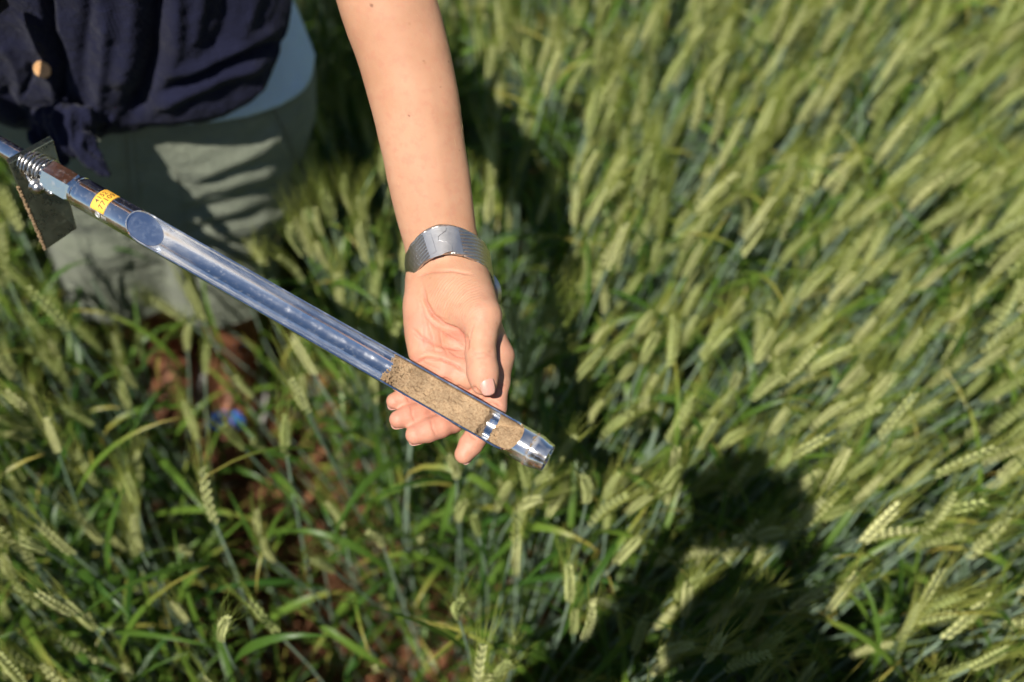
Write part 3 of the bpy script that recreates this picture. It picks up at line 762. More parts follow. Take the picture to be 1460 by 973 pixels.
for (a, b, rad) in (((671, 634, .751), (661, 648, .748), .0080), ((610, 614, .754), (592, 620, .750), .0082), ((583, 594, .758), (568, 598, .754), .0076), ((574, 568, .764), (562, 572, .761), .0068)):
    pa, pb = P(*a), P(*b); t = unit(pb - pa); nail(pb - t * .0016, t, -tow * .62 - u_ * .85, rad * 1.0, .80, .0062)

# ------------------------------------------------------------------ clothes
CX, CY = -.452, .955
def ring(z, th, a, b, cx=CX, cy=CY, p=2.25):
    c, s = np.cos(th), np.sin(th)            # th = 0 faces the camera (-Y), grows towards +X
    k = (np.abs(c) ** p + np.abs(s) ** p) ** (-1 / p)
    return np.stack([cx + a * k * s, cy - b * k * c, z], -1)
def gauss(x, s): return np.exp(-(x / s) ** 2)
def sheet(name, m, nth, nz, hem, top, afn, bfn, creases=(), noise_amp=.004, thick=.0016, extra=None, th0=-np.pi, th1=np.pi):
    th = np.linspace(th0, th1, nth); wrap = th1 - th0 > 6.28
    if wrap: th = th[:-1]
    T = np.linspace(0, 1, nz); TH, TT = np.meshgrid(th, T); H = hem(TH); Z = H + (top - H) * TT
    G = ring(Z, TH, afn(Z, TH, TT), bfn(Z, TH, TT)); sh = G.shape; Vv = G.reshape(-1, 3)
    idx = np.arange(sh[0] * sh[1]).reshape(sh[:2]); q = np.roll(idx, -1, 1) if wrap else None
    if wrap: Ff = np.stack([idx[:-1], q[:-1], q[1:], idx[1:]], -1).reshape(-1, 4)
    else: Ff = np.stack([idx[:-1, :-1], idx[:-1, 1:], idx[1:, 1:], idx[1:, :-1]], -1).reshape(-1, 4)
    Nn = vnormals(Vv, Ff); out = Vv - np.array([CX, CY, 0]) * [1, 1, 0] - Vv * [0, 0, 1]
    Nn *= np.sign((Nn * out).sum(1))[:, None]
    px = w2px(Vv); front = np.clip(-(Vv[:, 1] - CY) / .03 + .6, 0, 1); d = np.zeros(len(Vv))
    for poly, wpx, amp in creases:
        ds, t = seg_dist(px, poly); d += gauss(ds, wpx) * amp * front * np.clip(np.sin(np.pi * np.clip(t, .03, .97)) * 2.5, 0, 1)
    d += fbm(Vv * [1, 1, .45], 16, 3) * noise_amp + fbm(Vv + 5, 60, 2) * noise_amp * .24 + fbm(Vv + 2, 150, 2) * noise_amp * .10
    if extra is not None: d += extra(Vv, px, TH.ravel(), TT.ravel())
    Vv = Vv + Nn * d[:, None]
    o = link(name, mesh_np(name, Vv, Ff), m); so = o.modifiers.new("thick", 'SOLIDIFY'); so.thickness = thick; so.offset = -1
    return setp(o, person)
# white T-shirt under the blouse, skylight blue put into its colour
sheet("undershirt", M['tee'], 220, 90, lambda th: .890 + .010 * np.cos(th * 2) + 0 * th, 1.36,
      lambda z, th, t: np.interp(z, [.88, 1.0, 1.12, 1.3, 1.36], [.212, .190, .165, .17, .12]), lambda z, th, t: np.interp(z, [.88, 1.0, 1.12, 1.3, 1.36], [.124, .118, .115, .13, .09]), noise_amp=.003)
# navy blouse
def hem_blouse(th):
    return .905 + .012 * np.sin(th * 3 + .4) + .16 * np.clip((np.abs(th) - .62) / 1.0, 0, 1) ** 1.15 * (np.abs(th) < 2.4) + .10 * (np.abs(th) >= 2.4) \
        + .052 * gauss(th + .22, .10)
def a_bl(z, th, t): return np.interp(z, [.89, .94, 1.02, 1.15, 1.3, 1.38], [.208, .222, .212, .19, .19, .09])
def b_bl(z, th, t): return np.interp(z, [.89, .93, 1.0, 1.10, 1.2, 1.3, 1.38], [.132, .156, .160, .155, .158, .150, .075])
bl_cr = [([(228, -60), (226, 20), (222, 80), (205, 130), (182, 175)], 13, -.016),
         ([(250, -60), (252, 30), (250, 80), (236, 120)], 11, .006),
         ([(190, -60), (188, 20), (185, 80), (165, 140)], 15, .007),
         ([(130, -60), (128, 20), (118, 90), (120, 150)], 9, -.005), ([(150, 20), (148, 80), (140, 150), (135, 190)], 9, .005),
         ([(400, 40), (360, 60), (300, 90), (235, 112)], 9, .007), ([(405, 62), (350, 80), (290, 108), (230, 135)], 8, -.008),
         ([(390, 85), (330, 105), (270, 130), (215, 160)], 9, .008), ([(330, -20), (322, 40), (300, 80)], 12, -.006), ([(370, -30), (360, 20), (345, 60)], 10, .005),
         ([(290, -40), (286, 20), (276, 70)], 9, .005), ([(90, 120), (100, 150), (118, 185)], 6, -.006), ([(0, 125), (18, 150), (45, 185)], 6, -.008),
         ([(40, 90), (42, 115), (30, 140)], 4, -.004), ([(0, 60), (20, 100), (30, 140)], 7, .003), ([(165, 165), (150, 182), (135, 198)], 6, .006)]
def placket(Vv, px, th, t):
    ds, tt = seg_dist(px, [(52, -80), (60, 0), (66, 50), (82, 96), (78, 130)]); side = px[:, 0] - np.interp(px[:, 1], [-80, 0, 50, 96, 130], [52, 60, 66, 82, 78])
    return (np.clip(-side / 3, -1, 1) * .0035 * gauss(ds, 26) - .009 * gauss(side - 9, 4.5)) * (Vv[:, 1] < CY - .05) * (px[:, 1] < 150)
sheet("blouse", M['linen'], 620, 330, hem_blouse, 1.38, a_bl, b_bl, bl_cr, .0052, .0014, placket)
def sleeve(a, b, ra, rb):
    mb = MB(); T = np.linspace(0, 1, 14); p_ = [np.array(a) + (np.array(b) - a) * t for t in T]; mb.tube(p_, ra + (rb - ra) * T + .004 * np.sin(T * 14), 28, False)
    o = link("sleeve", mb.mesh("sleeve"), M['linen']); so = o.modifiers.new("thick", 'SOLIDIFY'); so.thickness = .0015; setp(o, person)
sleeve((-.34, .955, 1.325), (-.215, .84, 1.305), .068, .060); sleeve((-.60, .955, 1.325), (-.69, .90, 1.24), .068, .060)
# blouse tails tied in a knot below the lowest button
def tails():
    f = Field(P(90, 190, 1.03) - .12, P(90, 190, 1.03) + .12, .0022)
    D = 1.035
    K = lambda x, y, d=0: P(x, y, D + d)
    f.chain([K(52, 172, .03), K(75, 176, .0), K(96, 178, -.004), K(118, 170, .01), K(140, 160, .035)], [.010, .012, .013, .012, .016], .006)
    f.chain([K(92, 160, .012), K(86, 176, -.010), K(92, 192, -.004)], [.010, .013, .010], .005)
    f.chain([K(92, 185, -.004), K(86, 205, -.002), K(80, 228, .006)], [.011, .013, .0095], .006)
    f.chain([K(96, 184, -.002), K(116, 206, .0), K(136, 228, .008), K(152, 246, .016)], [.012, .012, .010, .005], .006)
    f.chain([K(60, 178, .01), K(56, 198, .008), K(66, 215, .01)], [.008, .009, .005], .006)
    V, F = f.surf(2); n = vnormals(V, F); V = V + n * (fbm(V * [1.6, 1.6, .6], 42, 3) * .0055)[:, None] + n * (np.sin(V[:, 0] * 520 + V[:, 2] * 160 + fbm(V, 30, 2) * 3) * .0016)[:, None]
    setp(link("tied_tails", mesh_np("tied_tails", V, F), M['linen']), person)
tails()
def button():
    px = (61, 99); r = .0086
    # sits on the placket: find its distance from the front of the blouse
    ray0 = np.array([0, 0, CAMZ]); best = None
    dg = bpy.context.evaluated_depsgraph_get(); dg.update()
    d = unit(P(px[0], px[1], 1.0) - ray0)
    o = bpy.data.objects["blouse"]; mi = o.matrix_world.inverted()
    hit, loc, nor, idx = o.ray_cast(mi @ Vector(ray0), (mi.to_3x3() @ Vector(d)).normalized())
    loc = np.array(o.matrix_world @ loc) if hit else P(px[0], px[1], 1.03)
    loc = loc + unit(ray0 - loc) * .006
    n = unit(np.array([.05, -.80, .45])); u = unit(np.cross(n, [0, 0, 1])); v = np.cross(n, u); mb = MB()
    prof = [(0, .0022), (.45, .0022), (.70, .0022), (.80, .0030), (.95, .0028), (1.0, .0016), (.95, .0002)]
    an = np.arange(36) / 36 * 2 * np.pi
    G = np.array([[loc + n * h + (u * math.cos(a) + v * math.sin(a)) * r * q for a in an] for q, h in prof]); mb.grid(G, wrap=True)
    b = link("button", mb.mesh("button"), M['wood_button']); setp(b, person)
    th_ = MB()
    for s in (-1, 1): th_.tube([loc + n * .0023 + (u * .3 + v * .95) * r * .26 * s - n * .0001, loc + n * .0027 + (u * .3 + v * .95) * r * .26 * s], .0009, 8)
    h = link("button_hole", th_.mesh("button_hole"), M['ink']); h.parent = b
bpy.context.view_layer.update()
button()
# shorts
def shorts():
    f = Field((-.76, .74, .36), (-.16, 1.20, .96), .004); c = lambda *a: np.array(a, float)
    f.ell(c(-.452, .965, .86), (.205, .140, .17), .03); f.cone(c(-.40, .955, .82), c(-.452, .928, .42), .108, .082, .03); f.cone(c(-.52, .955, .82), c(-.61, .945, .42), .115, .088, .03)
    f.cone(c(-.36, .96, .80), c(-.37, .95, .70), .095, .085, .03)
    sl = f.box((-.76, .74, .93), (-.16, 1.20, .96)); f.v[sl] = 1; sl = f.box((-.76, .74, .30), (-.16, 1.20, .470)); f.v[sl] = 1
    V, F = f.surf(1); n = vnormals(V, F); px = w2px(V); fr = np.clip(-n[:, 1] * 2 + .4, 0, 1); d = fbm(V * [.5, .5, 1], 22, 3) * .0075 + fbm(V * [.6, .6, 1.4], 70, 2) * .0018
    rid = [([(262, 268), (300, 243), (345, 222), (380, 205), (408, 180)], 8, .010), ([(285, 262), (330, 244), (372, 232), (415, 226)], 5, -.006),
           ([(265, 285), (300, 270), (350, 254), (400, 246)], 7, .009), ([(265, 300), (310, 290), (360, 274), (405, 262)], 5, -.007),
           ([(262, 315), (310, 304), (360, 291), (405, 276)], 7, .008), ([(262, 330), (310, 320), (370, 306)], 5, -.007),
           ([(262, 344), (310, 336), (370, 322), (400, 306)], 7, .008), ([(262, 358), (320, 350), (375, 336)], 5, -.007), ([(265, 374), (320, 366), (378, 348)], 7, .008),
           ([(270, 390), (320, 385), (370, 370)], 5, -.006), ([(280, 405), (330, 400), (370, 388)], 7, .007),
           ([(360, 135), (385, 170), (410, 225)], 4, .004), ([(366, 135), (392, 170), (416, 225)], 3, -.005), ([(180, 200), (185, 300), (195, 400)], 5, -.004),
           ([(120, 300), (160, 330), (200, 390)], 9, -.008), ([(0, 240), (50, 250), (100, 280)], 9, .007), ([(0, 330), (60, 325), (150, 345)], 8, -.007), ([(100, 350), (170, 372), (230, 400)], 8, .006),
           ([(225, 330), (232, 370), (240, 410)], 6, -.008)]
    for poly, wpx, amp in rid:
        ds, t = seg_dist(px, poly); d += gauss(ds, wpx * 1.15) * amp * .8 * fr * np.clip(np.sin(np.pi * np.clip(t, .04, .96)) * 2.5, 0, 1)
    V = V + n * (d * .55)[:, None]
    o = setp(link("shorts", mesh_np("shorts", V, F), M['shorts']), person)
    bpy.context.view_layer.update(); dg = bpy.context.evaluated_depsgraph_get(); dg.update(); mi = o.matrix_world.inverted()
    def seam(poly, r, name="seam"):
        pts_ = []
        for k in range(len(poly) - 1):
            for t in np.linspace(0, 1, 9)[: (9 if k == len(poly) - 2 else 8)]:
                q = np.array(poly[k]) * (1 - t) + np.array(poly[k + 1]) * t; dd = unit(P(q[0], q[1], 1) - np.array([0, 0, CAMZ]))
                hit, loc, nor, i_ = o.ray_cast(mi @ Vector((0, 0, CAMZ)), (mi.to_3x3() @ Vector(dd)).normalized())
                if hit: pts_.append(np.array(o.matrix_world @ loc) + np.array(nor) * .0002)
        if len(pts_) > 2:
            mb = MB(); mb.tube(pts_, r, 6); s = link(name, mb.mesh(name), M['shorts_seam']); setp(s, person)
    seam([(384, 132), (392, 160), (408, 190), (428, 240)], .0013, "pocket_seam"); seam([(178, 190), (184, 260), (192, 330), (200, 395)], .0012)
    seam([(190, 186), (196, 260), (204, 330), (210, 395)], .0008); seam([(250, 240), (262, 300), (272, 360)], .0010)
shorts()
# shoes
def shoe(x, y):
    f = Field((x - .08, y - .26, -.01), (x + .08, y + .09, .14), .004); c = lambda a, b, z: np.array([x + a, y + b, z])
    f.cone(c(0, 0, .045), c(0, -.10, .035), .040, .043, .02); f.ell(c(0, -.155, .035), (.048, .058, .032), .02); f.cone(c(0, .01, .06), c(0, 0, .10), .043, .044, .01)
    sl = f.box((x - .1, y - .3, -.02), (x + .1, y + .1, .012)); f.v[sl] = 1
    V, F = f.surf(1); o = setp(link("shoe", mesh_np("shoe", V, F), M['suede']), person)
    mb = MB(); an = np.arange(32) / 32 * 2 * np.pi; oy = -.06; G = np.array([[[x + .05 * q * math.sin(a), y + oy - .145 * q * math.cos(a), z] for a in an] for q, z in ((.98, .004), (1.04, .006), (1.04, .022), (.97, .026))]); mb.grid(G, wrap=True)
    mb.F.append(tuple(range(31, -1, -1))); mb.F.append(tuple(range(96, 128)))
    s = link("sole", mb.mesh("sole"), M['sole']); s.parent = o; s.matrix_parent_inverse = o.matrix_parent_inverse @ Matrix()
    s.matrix_parent_inverse = Matrix()
    lc = MB()
    for k in range(3): lc.tube([(x - .028, y - .045 - .028 * k, .078 - .012 * k), (x, y - .05 - .028 * k, .092 - .014 * k), (x + .028, y - .045 - .028 * k, .078 - .012 * k)], .004, 6)
    for q in (-1, 1): lc.tube([(x, y - .09, .082), (x + q * .02, y - .10, .092), (x + q * .034, y - .12, .080), (x + q * .018, y - .118, .076), (x, y - .09, .080)], .0058, 6)
    if x < -.6: return o
    l_ = link("laces", lc.mesh("laces"), M['blue_shoe']); l_.parent = o; l_.matrix_parent_inverse = Matrix()
    return o
shoe(-.53, 1.02); shoe(-.66, 1.09)
# hair
f = Field((-.62, .74, 1.36), (-.32, 1.10, 1.72), .005); f.ell((-.47, .925, 1.60), (.088, .100, .095), .02); f.ell((-.475, 1.0, 1.54), (.05, .05, .07), .02)
Vh, Fh = f.surf(1); Vh = Vh + vnormals(Vh, Fh) * (np.sin(Vh[:, 0] * 500 + fbm(Vh, 20, 2) * 4) * .0012)[:, None]
setp(link("hair", mesh_np("hair", Vh, Fh), M['hair']), person)

# ------------------------------------------------------------------ soil probe
probe = empty("soil_probe", tuple(A1))
tag(probe, "chromed half-open soil probe with yellow number sticker lying across the open hand", "soil probe")
tocam = unit(np.array([0, 0, CAMZ]) - (A0 + A1) / 2); n0 = unit(tocam - ax * np.dot(tocam, ax)); b0 = np.cross(ax, n0)
if b0[2] < 0: b0 = -b0                                # b0 points up the picture
SL = math.radians(13); NS = n0 * math.cos(SL) + b0 * math.sin(SL); BS = np.cross(ax, NS)
def s_of(px, py):                                     # distance along the axis of the point nearest a picture ray
    d = unit(P(px, py, 1) - np.array([0, 0, CAMZ])); o = np.array([0, 0, CAMZ]) - A0
    b = ax @ d; D = 1 - b * b
    return float((ax @ o - b * (d @ o)) / D)
S_COL, S_SLOT0, S_SLOT1, S_RING = s_of(117, 272), s_of(192, 318), s_of(742, 634), s_of(757, 641)
RT = .0127
def axp(s, r=0, phi=0, off=0):                        # phi measured from the slot's normal
    return A0 + ax * s + r * (math.cos(phi) * NS + math.sin(phi) * BS)
def put(name, mb, m, parent=None, smooth=True, dirt=None):
    me = mb.mesh(name, smooth); o = link(name, me, m)
    if parent is None: setp(o, probe)
    else: o.parent = parent
    return o
def autosmooth(o, ang=35):
    me = o.data; me.polygons.foreach_set("use_smooth", np.ones(len(me.polygons), bool))
    try:
        me.set_sharp_from_angle(angle=math.radians(ang))
    except Exception: pass
def revolve(prof, n=96):                              # prof: list of (s, r)
    mb = MB(); G = np.array([[axp(s, r, a) for a in np.arange(n) / n * 2 * np.pi] for s, r in prof]); mb.grid(G, wrap=True); return mb
def omega(s):                                         # half opening of the slot at s
    l0, l1, W = .016, .018, math.radians(84)
    if s <= S_SLOT0 or s >= S_SLOT1: return 0.0
    q = 1.0
    if s < S_SLOT0 + l0: q = math.sqrt(max(0, 1 - (1 - (s - S_SLOT0) / l0) ** 2))
    if s > S_SLOT1 - l1: q = math.sqrt(max(0, 1 - (1 - (S_SLOT1 - s) / l1) ** 2))
    return W * q
def tube_body():
    e = lambda a, l, n, rev=False: (a + l * (1 - np.cos(np.linspace(0, np.pi / 2, n)))) if not rev else (a - l * (1 - np.cos(np.linspace(0, np.pi / 2, n))))[::-1]
    S = np.concatenate([[S_COL, S_COL + .002], np.linspace(S_COL + .004, S_SLOT0 - .001, 8), e(S_SLOT0, .016, 34), np.linspace(S_SLOT0 + .017, S_SLOT1 - .019, 60), e(S_SLOT1, .018, 34, True), [S_SLOT1 + .002, S_RING]])
    n = 120; Ro, Ri = RT, RT - .0013; rows = []
    for s in S:
        om = omega(s); A = np.linspace(om, 2 * np.pi - om, n)
        ro = Ro if s > S_COL + .001 else Ro - .0005
        row = [axp(s, ro, a) for a in A]
        inn = [axp(s, Ri, a) for a in A[::-1]]
        rows.append(row + inn)
    G = np.array(rows); m = G.shape[1]; mb = MB(); F = []
    for i in range(len(S) - 1):
        closed = omega(S[i]) == 0 and omega(S[i + 1]) == 0
        for j in range(m):
            if closed and j in (n - 1, m - 1): continue
            j2 = (j + 1) % m; F.append((i * m + j, i * m + j2, (i + 1) * m + j2, (i + 1) * m + j))
    mb.add(G.reshape(-1, 3), F)
    me = mb.mesh("tube"); d = np.zeros(len(me.vertices)); V = G.reshape(-1, 3); s_ = (V - A0) @ ax
    inner = np.tile(np.arange(m) >= n, len(S)).astype(float)
    lat = (V - A0 - s_[:, None] * ax) @ BS
    d += inner * gauss(s_ - S_SLOT0 - .022, .020) * .55 * (.5 + .8 * np.clip(fbm(V, 70, 3), -.5, 1))
    d += inner * gauss(lat + RT * .55, .0016) * np.clip(1 - (s_ - S_SLOT0) / .16, 0, 1) * .8
    d += np.clip((s_ - S_RING + .010) / .01, 0, 1) * .25 * (.5 + fbm(V, 120, 3)) + (1 - inner) * gauss(s_ - S_SLOT0 + .03, .03) * .12 * np.clip(fbm(V, 120, 2), 0, 1)
    o = link("tube", me, M['chrome']); setp(o, probe)
    fattr(me, "dirt", np.clip(d, 0, 1)); me.validate(); autosmooth(o, 40); return o
tube = tube_body()
# oblique face of the solid rod that closes the slot
mb = MB(); sp = S_SLOT0 + .006; Ri = RT - .0014; G = []
for q in np.linspace(0, 1, 14)[1:]:
    G.append([axp(sp + .0125 * 1.0 * (-q * math.cos(a)) + .004, Ri * q, a) for a in np.arange(64) / 64 * 2 * np.pi])
mb.grid(np.array(G), wrap=True); mb.F.append(tuple(range(64)))
M['rod_end'] = chrome("turned_rod_end", (.50, .60, .78), .28, .40, dirt=.1, dirt_shade_col=(.30, .24, .18))
put("rod_end", mb, M['rod_end'], None, False)
# cutting tip: groove with caked soil, ring, bevelled edge
tip = revolve([(S_RING, RT), (S_RING + .0004, RT - .0004), (S_RING + .001, RT + .0001), (S_RING + .0045, RT + .0001), (S_RING + .0105, RT - .0015), (AL, RT - .0019), (AL, RT - .0026), (AL - .006, RT - .0030), (S_RING, RT - .0032)])
to = put("cutting_tip", tip, M['chrome']); me = to.data
V = np.array([v.co for v in me.vertices]); fattr(me, "dirt", np.clip(gauss((V - A0) @ ax - S_RING - .0012, .0018) * (.55 + .9 * fbm(V, 90, 3)) + .18 * np.clip(fbm(V, 260, 3), 0, 1), 0, 1)); autosmooth(to, 30)
mb = MB()
for k in range(150):                                   # soil caught in the groove
    a = rng.normal(0, .9) + (0 if rng.random() < .6 else 2.2); s = S_RING + rng.normal(0, .0007); r = RT + .0001; c = axp(s, r, a)
    q = rng.uniform(.0003, .0008); mb.add([c + q * rng.normal(0, 1, 3) * .8 for _ in range(4)], [(0, 1, 2), (0, 2, 3), (0, 3, 1), (1, 3, 2)])
g = put("caked_soil", mb, M['edge_dirt'], to, False); g["kind"] = 'stuff'
# hexagonal shank, collars and round rod
S_HEX = s_of(74, 246); S_SPR0 = s_of(18, 216)
cl = put("collar", revolve([(S_COL - .0035, RT * .80), (S_COL - .003, RT * .97), (S_COL - .0005, RT * 1.0), (S_COL, RT * .97), (S_COL, RT * .7)]), M['chrome']); autosmooth(cl)
mb = MB(); G = []
for s, q in ((S_HEX, .82), (S_HEX + .0012, .98), (S_COL - .0055, .98), (S_COL - .0030, .84)):
    G.append([axp(s, RT * q * 1.08, k * math.pi / 3 + math.radians(14)) for k in range(6)])
mb.grid(np.array(G), wrap=True); mb.F.append(tuple(range(5, -1, -1))); mb.F.append(tuple(range(18, 24)))
put("hexagonal_shank", mb, M['chrome'], None, False)
o = put("rod", revolve([(-.10, .0001), (-.10, .0078), (S_HEX + .001, .0078), (S_HEX + .001, .0001)], 48), M['chrome']); autosmooth(o)
# spring
mb = MB(); n = 6; T = np.linspace(0, n, n * 26); s0, s1 = s_of(42, 229), S_HEX - .0006
mb.tube([axp(s0 + (s1 - s0) * t / n, .0116 - .0006 * math.cos(t / n * 9), t * 2 * np.pi) for t in T], .00135, 7)
put("spring", mb, M['steel'])
# foot plate hung on the shank
def plate():
    q = [P(12, 234, .806), P(76, 199, .816), P(110, 326, .852), P(65, 357, .850)]
    c0, c1, c2, c3 = q; nrm = unit(np.cross(c1 - c0, c3 - c0));
    if nrm @ tocam < 0: nrm = -nrm
    back = -nrm * .0015 + unit(P(2, 220, .813) - P(10, 232, .8065)) * .0062
    mb = MB(); V = np.array(q + [p_ + back for p_ in q]); F = [(0, 1, 2, 3), (7, 6, 5, 4), (0, 4, 5, 1), (1, 5, 6, 2), (2, 6, 7, 3), (3, 7, 4, 0)]
    mb.add(V, F); o = put("foot_plate", mb, M['plate'], None, False); bv = o.modifiers.new("bevel", 'BEVEL'); bv.width = .0006; bv.segments = 2
    r = MB(); n_ = 90; pts_ = [c0 + (c3 - c0) * t + nrm * .0003 * rng.normal() + unit(c1 - c0) * .0004 * rng.normal() for t in np.linspace(.25, .99, n_)]
    r.tube(pts_, .0011 + .0006 * rng.random(n_), 6); s = put("caked_soil", r, M['edge_dirt'], o); s["kind"] = 'stuff'
plate()
def bolt(px, d, r, name):
    c = P(px[0], px[1], d); n = unit(ax * .75 + tocam * .45 - b0 * .2); u = unit(np.cross(n, b0)); v = np.cross(n, u); mb = MB()
    prof = [(r * .55, -.004), (r * 1.25, -.004), (r * 1.25, -.0025), (r, -.002), (r * .98, .0005), (r * .8, .0028), (r * .45, .0042), (.0001, .0046)]
    mb.grid(np.array([[c + n * h + q * (u * math.cos(a) + v * math.sin(a)) for a in np.arange(28) / 28 * 2 * np.pi] for q, h in prof]), wrap=True)
    return put(name, mb, M['steel'])
bolt((55, 268), .810, .0056, "bolt"); bolt((73, 274), .810, .0030, "bolt_end")
mb = MB(); mb.tube([P(36, 240, .812), P(40, 254, .810), P(46, 264, .810), P(54, 270, .810)], [.0012, .0014, .0016, .0012], 8); put("spring_arm", mb, M['steel'])
# T-handle out of the frame, held in the right hand
mb = MB(); mb.tube([RH - crossd * .13, RH + crossd * .13], .011, 20); put("handle", mb, M['black_plastic'])
mb = MB(); mb.tube([RH, A0 - ax * .098], .0082, 16); put("handle_stem", mb, M['chrome'])
# stamped mark on the lower flank
mk = MB(); c = s_of(152, 304)
for r_ in (.0022, .0011):
    T = np.linspace(0, 2 * np.pi, 24); mk.tube([axp(c + r_ * math.cos(t), RT + .00005, math.radians(-58) * (1 if (BS @ b0) > 0 else -1) + r_ / RT * math.sin(t)) for t in T], .00022, 5)
for k in (.004, .0055, .0075): mk.tube([axp(c + k, RT + .00005, math.radians(-52) * (1 if (BS @ b0) > 0 else -1)), axp(c + k + .0008, RT + .00005, math.radians(-64) * (1 if (BS @ b0) > 0 else -1))], .0002, 5)
M['mark'], _, _ = mat("etched_mark", (.6, .62, .6), .5); put("etched_mark", mk, M['mark'])
# sticker with its two lines of figures, wrapped round the tube
SGN = 1 if (BS @ b0) > 0 else -1
s_c = s_of(160, 288); HW, A_C, HA = .0068, math.radians(8), math.radians(52)
def stp(u, v, r):                                     # u along the axis, v round the tube (both in metres), up the picture positive
    return axp(s_c + u, r, SGN * (A_C + v / RT))
def sticker():
    mb = MB(); G = [[stp(-HW + 2 * HW * i / 12 , -RT * HA + 2 * RT * HA * j / 30, RT + .00022) for j in range(31)] for i in range(13)]
    mb.grid(np.array(G)); o = put("sticker", mb, M['sticker']); so = o.modifiers.new("thick", 'SOLIDIFY'); so.thickness = .00015
    def text(body, size, u0, v0, nm):
        cu = bpy.data.curves.new(nm, 'FONT'); cu.body = body; cu.size = size; cu.offset = .00006; cu.resolution_u = 2; cu.align_x = 'CENTER'; cu.space_character = 1.05
        t = bpy.data.objects.new(nm, cu); COL.objects.link(t); bpy.context.view_layer.update(); dg = bpy.context.evaluated_depsgraph_get()
        me = bpy.data.meshes.new_from_object(t.evaluated_get(dg)); bpy.data.objects.remove(t)
        bm = bmesh.new(); bm.from_mesh(me)
        bmesh.ops.triangulate(bm, faces=bm.faces); bmesh.ops.subdivide_edges(bm, edges=bm.edges, cuts=1); 
        for v in bm.verts:
            # reading direction runs round the tube (up the picture), line feed runs along it
            v.co = Vector(stp(u0 - v.co.y, v0 + v.co.x, RT + .00042))
        bm.to_mesh(me); bm.free(); me.materials.append(M['ink'])
        q = bpy.data.objects.new(nm, me); COL.objects.link(q); q.parent = o
    text("4152", .0058, -.0012, .0005, "printed_number"); text("77109", .0068, .0048, .0002, "printed_number")
sticker()

# ------------------------------------------------------------------ soil in the probe
def core(name, sa, sb, fill, label, seed, ragged0, ragged1):
    ns, nb = int((sb - sa) / .00055), 60; R = RT - .0015; G = []
    for i in range(ns + 1):
        t = i / ns; s = sa + (sb - sa) * t; row = []
        for j in range(nb + 1):
            v = -1 + 2 * j / nb; lat = v * R * .985
            p = np.array([s, lat, seed])
            s2 = s + (gauss(t, .06) * fbm(p, 260, 3) * ragged0 + gauss(t - 1, .05) * fbm(p + 3, 260, 3) * ragged1)
            wall = -math.sqrt(max(R * R - lat * lat, 0)) + .0002
            rg = .45 + 1.1 * max(0, 1 - t / .38)
            h = fill(t, v) + .0008 * fbm(p, 110, 2) + .0010 * rg * fbm(p + 9, 520, 4) - .0040 * rg * max(0, fbm(p + 4, 300, 2) - .55)
            h = max(wall, min(h, math.sqrt(max(R * R - lat * lat, 0)) * .25 + .0012))
            e = min(1, t / .03, (1 - t) / .008) if True else 1
            h = wall + (h - wall) * (max(e, 0) ** .5)
            row.append(A0 + ax * s2 + NS * h + BS * lat * (1 if h > wall + 1e-5 else .995))
        G.append(row)
    mb = MB(); mb.grid(np.array(G))
    # underside following the tube wall
    U = np.array([[axp(sa + (sb - sa) * i / ns, R + .0001, math.pi / 2 + math.pi * (1 - j / 24) if True else 0) for j in range(25)] for i in range(ns + 1)]); mb.grid(U)
    o = link(name, mb.mesh(name), M['core']); tag(o, label, "soil", "soil samples in the probe")
    return o
f1 = lambda t, v: -.0020 + .0004 * v - .0035 * max(0, (.22 - t) / .22) * (.6 - .7 * v * SGN) - .004 * max(0, .06 - t) / .06
core("soil_core", s_of(549, 533), s_of(688, 601), f1, "long crumbly tan soil core filling the slot beside the thumb", 1.0, .004, .0016)
f2 = lambda t, v: -.0035 - .0050 * gauss(v * SGN - .85, .55) * gauss(t - .1, .45) - .003 * max(0, .3 - t) / .3
core("soil_core", s_of(701, 612), s_of(744, 634), f2, "short broken lump of tan soil at the cutting tip of the probe", 5.0, .003, .002)

cb = MB()
for k in range(150):                                   # loose crumbs at the ragged upper end
    t = abs(rng.normal(0, .16)); s = s_of(549, 533) - .004 + t * .07; lat = rng.uniform(-.92, .92) * (RT - .0015); R = RT - .0015
    wall = -math.sqrt(R * R - lat * lat); top_ = -.0030 - .002 * max(0, .12 - t) / .12 + rng.normal(0, .0005)
    h = max(wall + .0003, top_ if s > s_of(549, 533) + .001 else wall + .0006); q = rng.uniform(.0003, .0010)
    c = A0 + ax * s + NS * h + BS * lat; V8 = np.array([(math.cos(a) * math.cos(e), math.sin(a) * math.cos(e), math.sin(e)) for e in (-.7, .1, .8) for a in np.arange(5) * 1.2566 + e]) * q * rng.uniform(.7, 1.3, (15, 1))
    cb.add(V8 + c, [(r * 5 + i, r * 5 + (i + 1) % 5, r * 5 + 5 + (i + 1) % 5, r * 5 + 5 + i) for r in (0, 1) for i in range(5)] + [(4, 3, 2, 1, 0), (10, 11, 12, 13, 14)])
o = link("crumbs", cb.mesh("crumbs", False), M['core']); o.parent = bpy.data.objects["soil_core"]; o["kind"] = 'stuff'

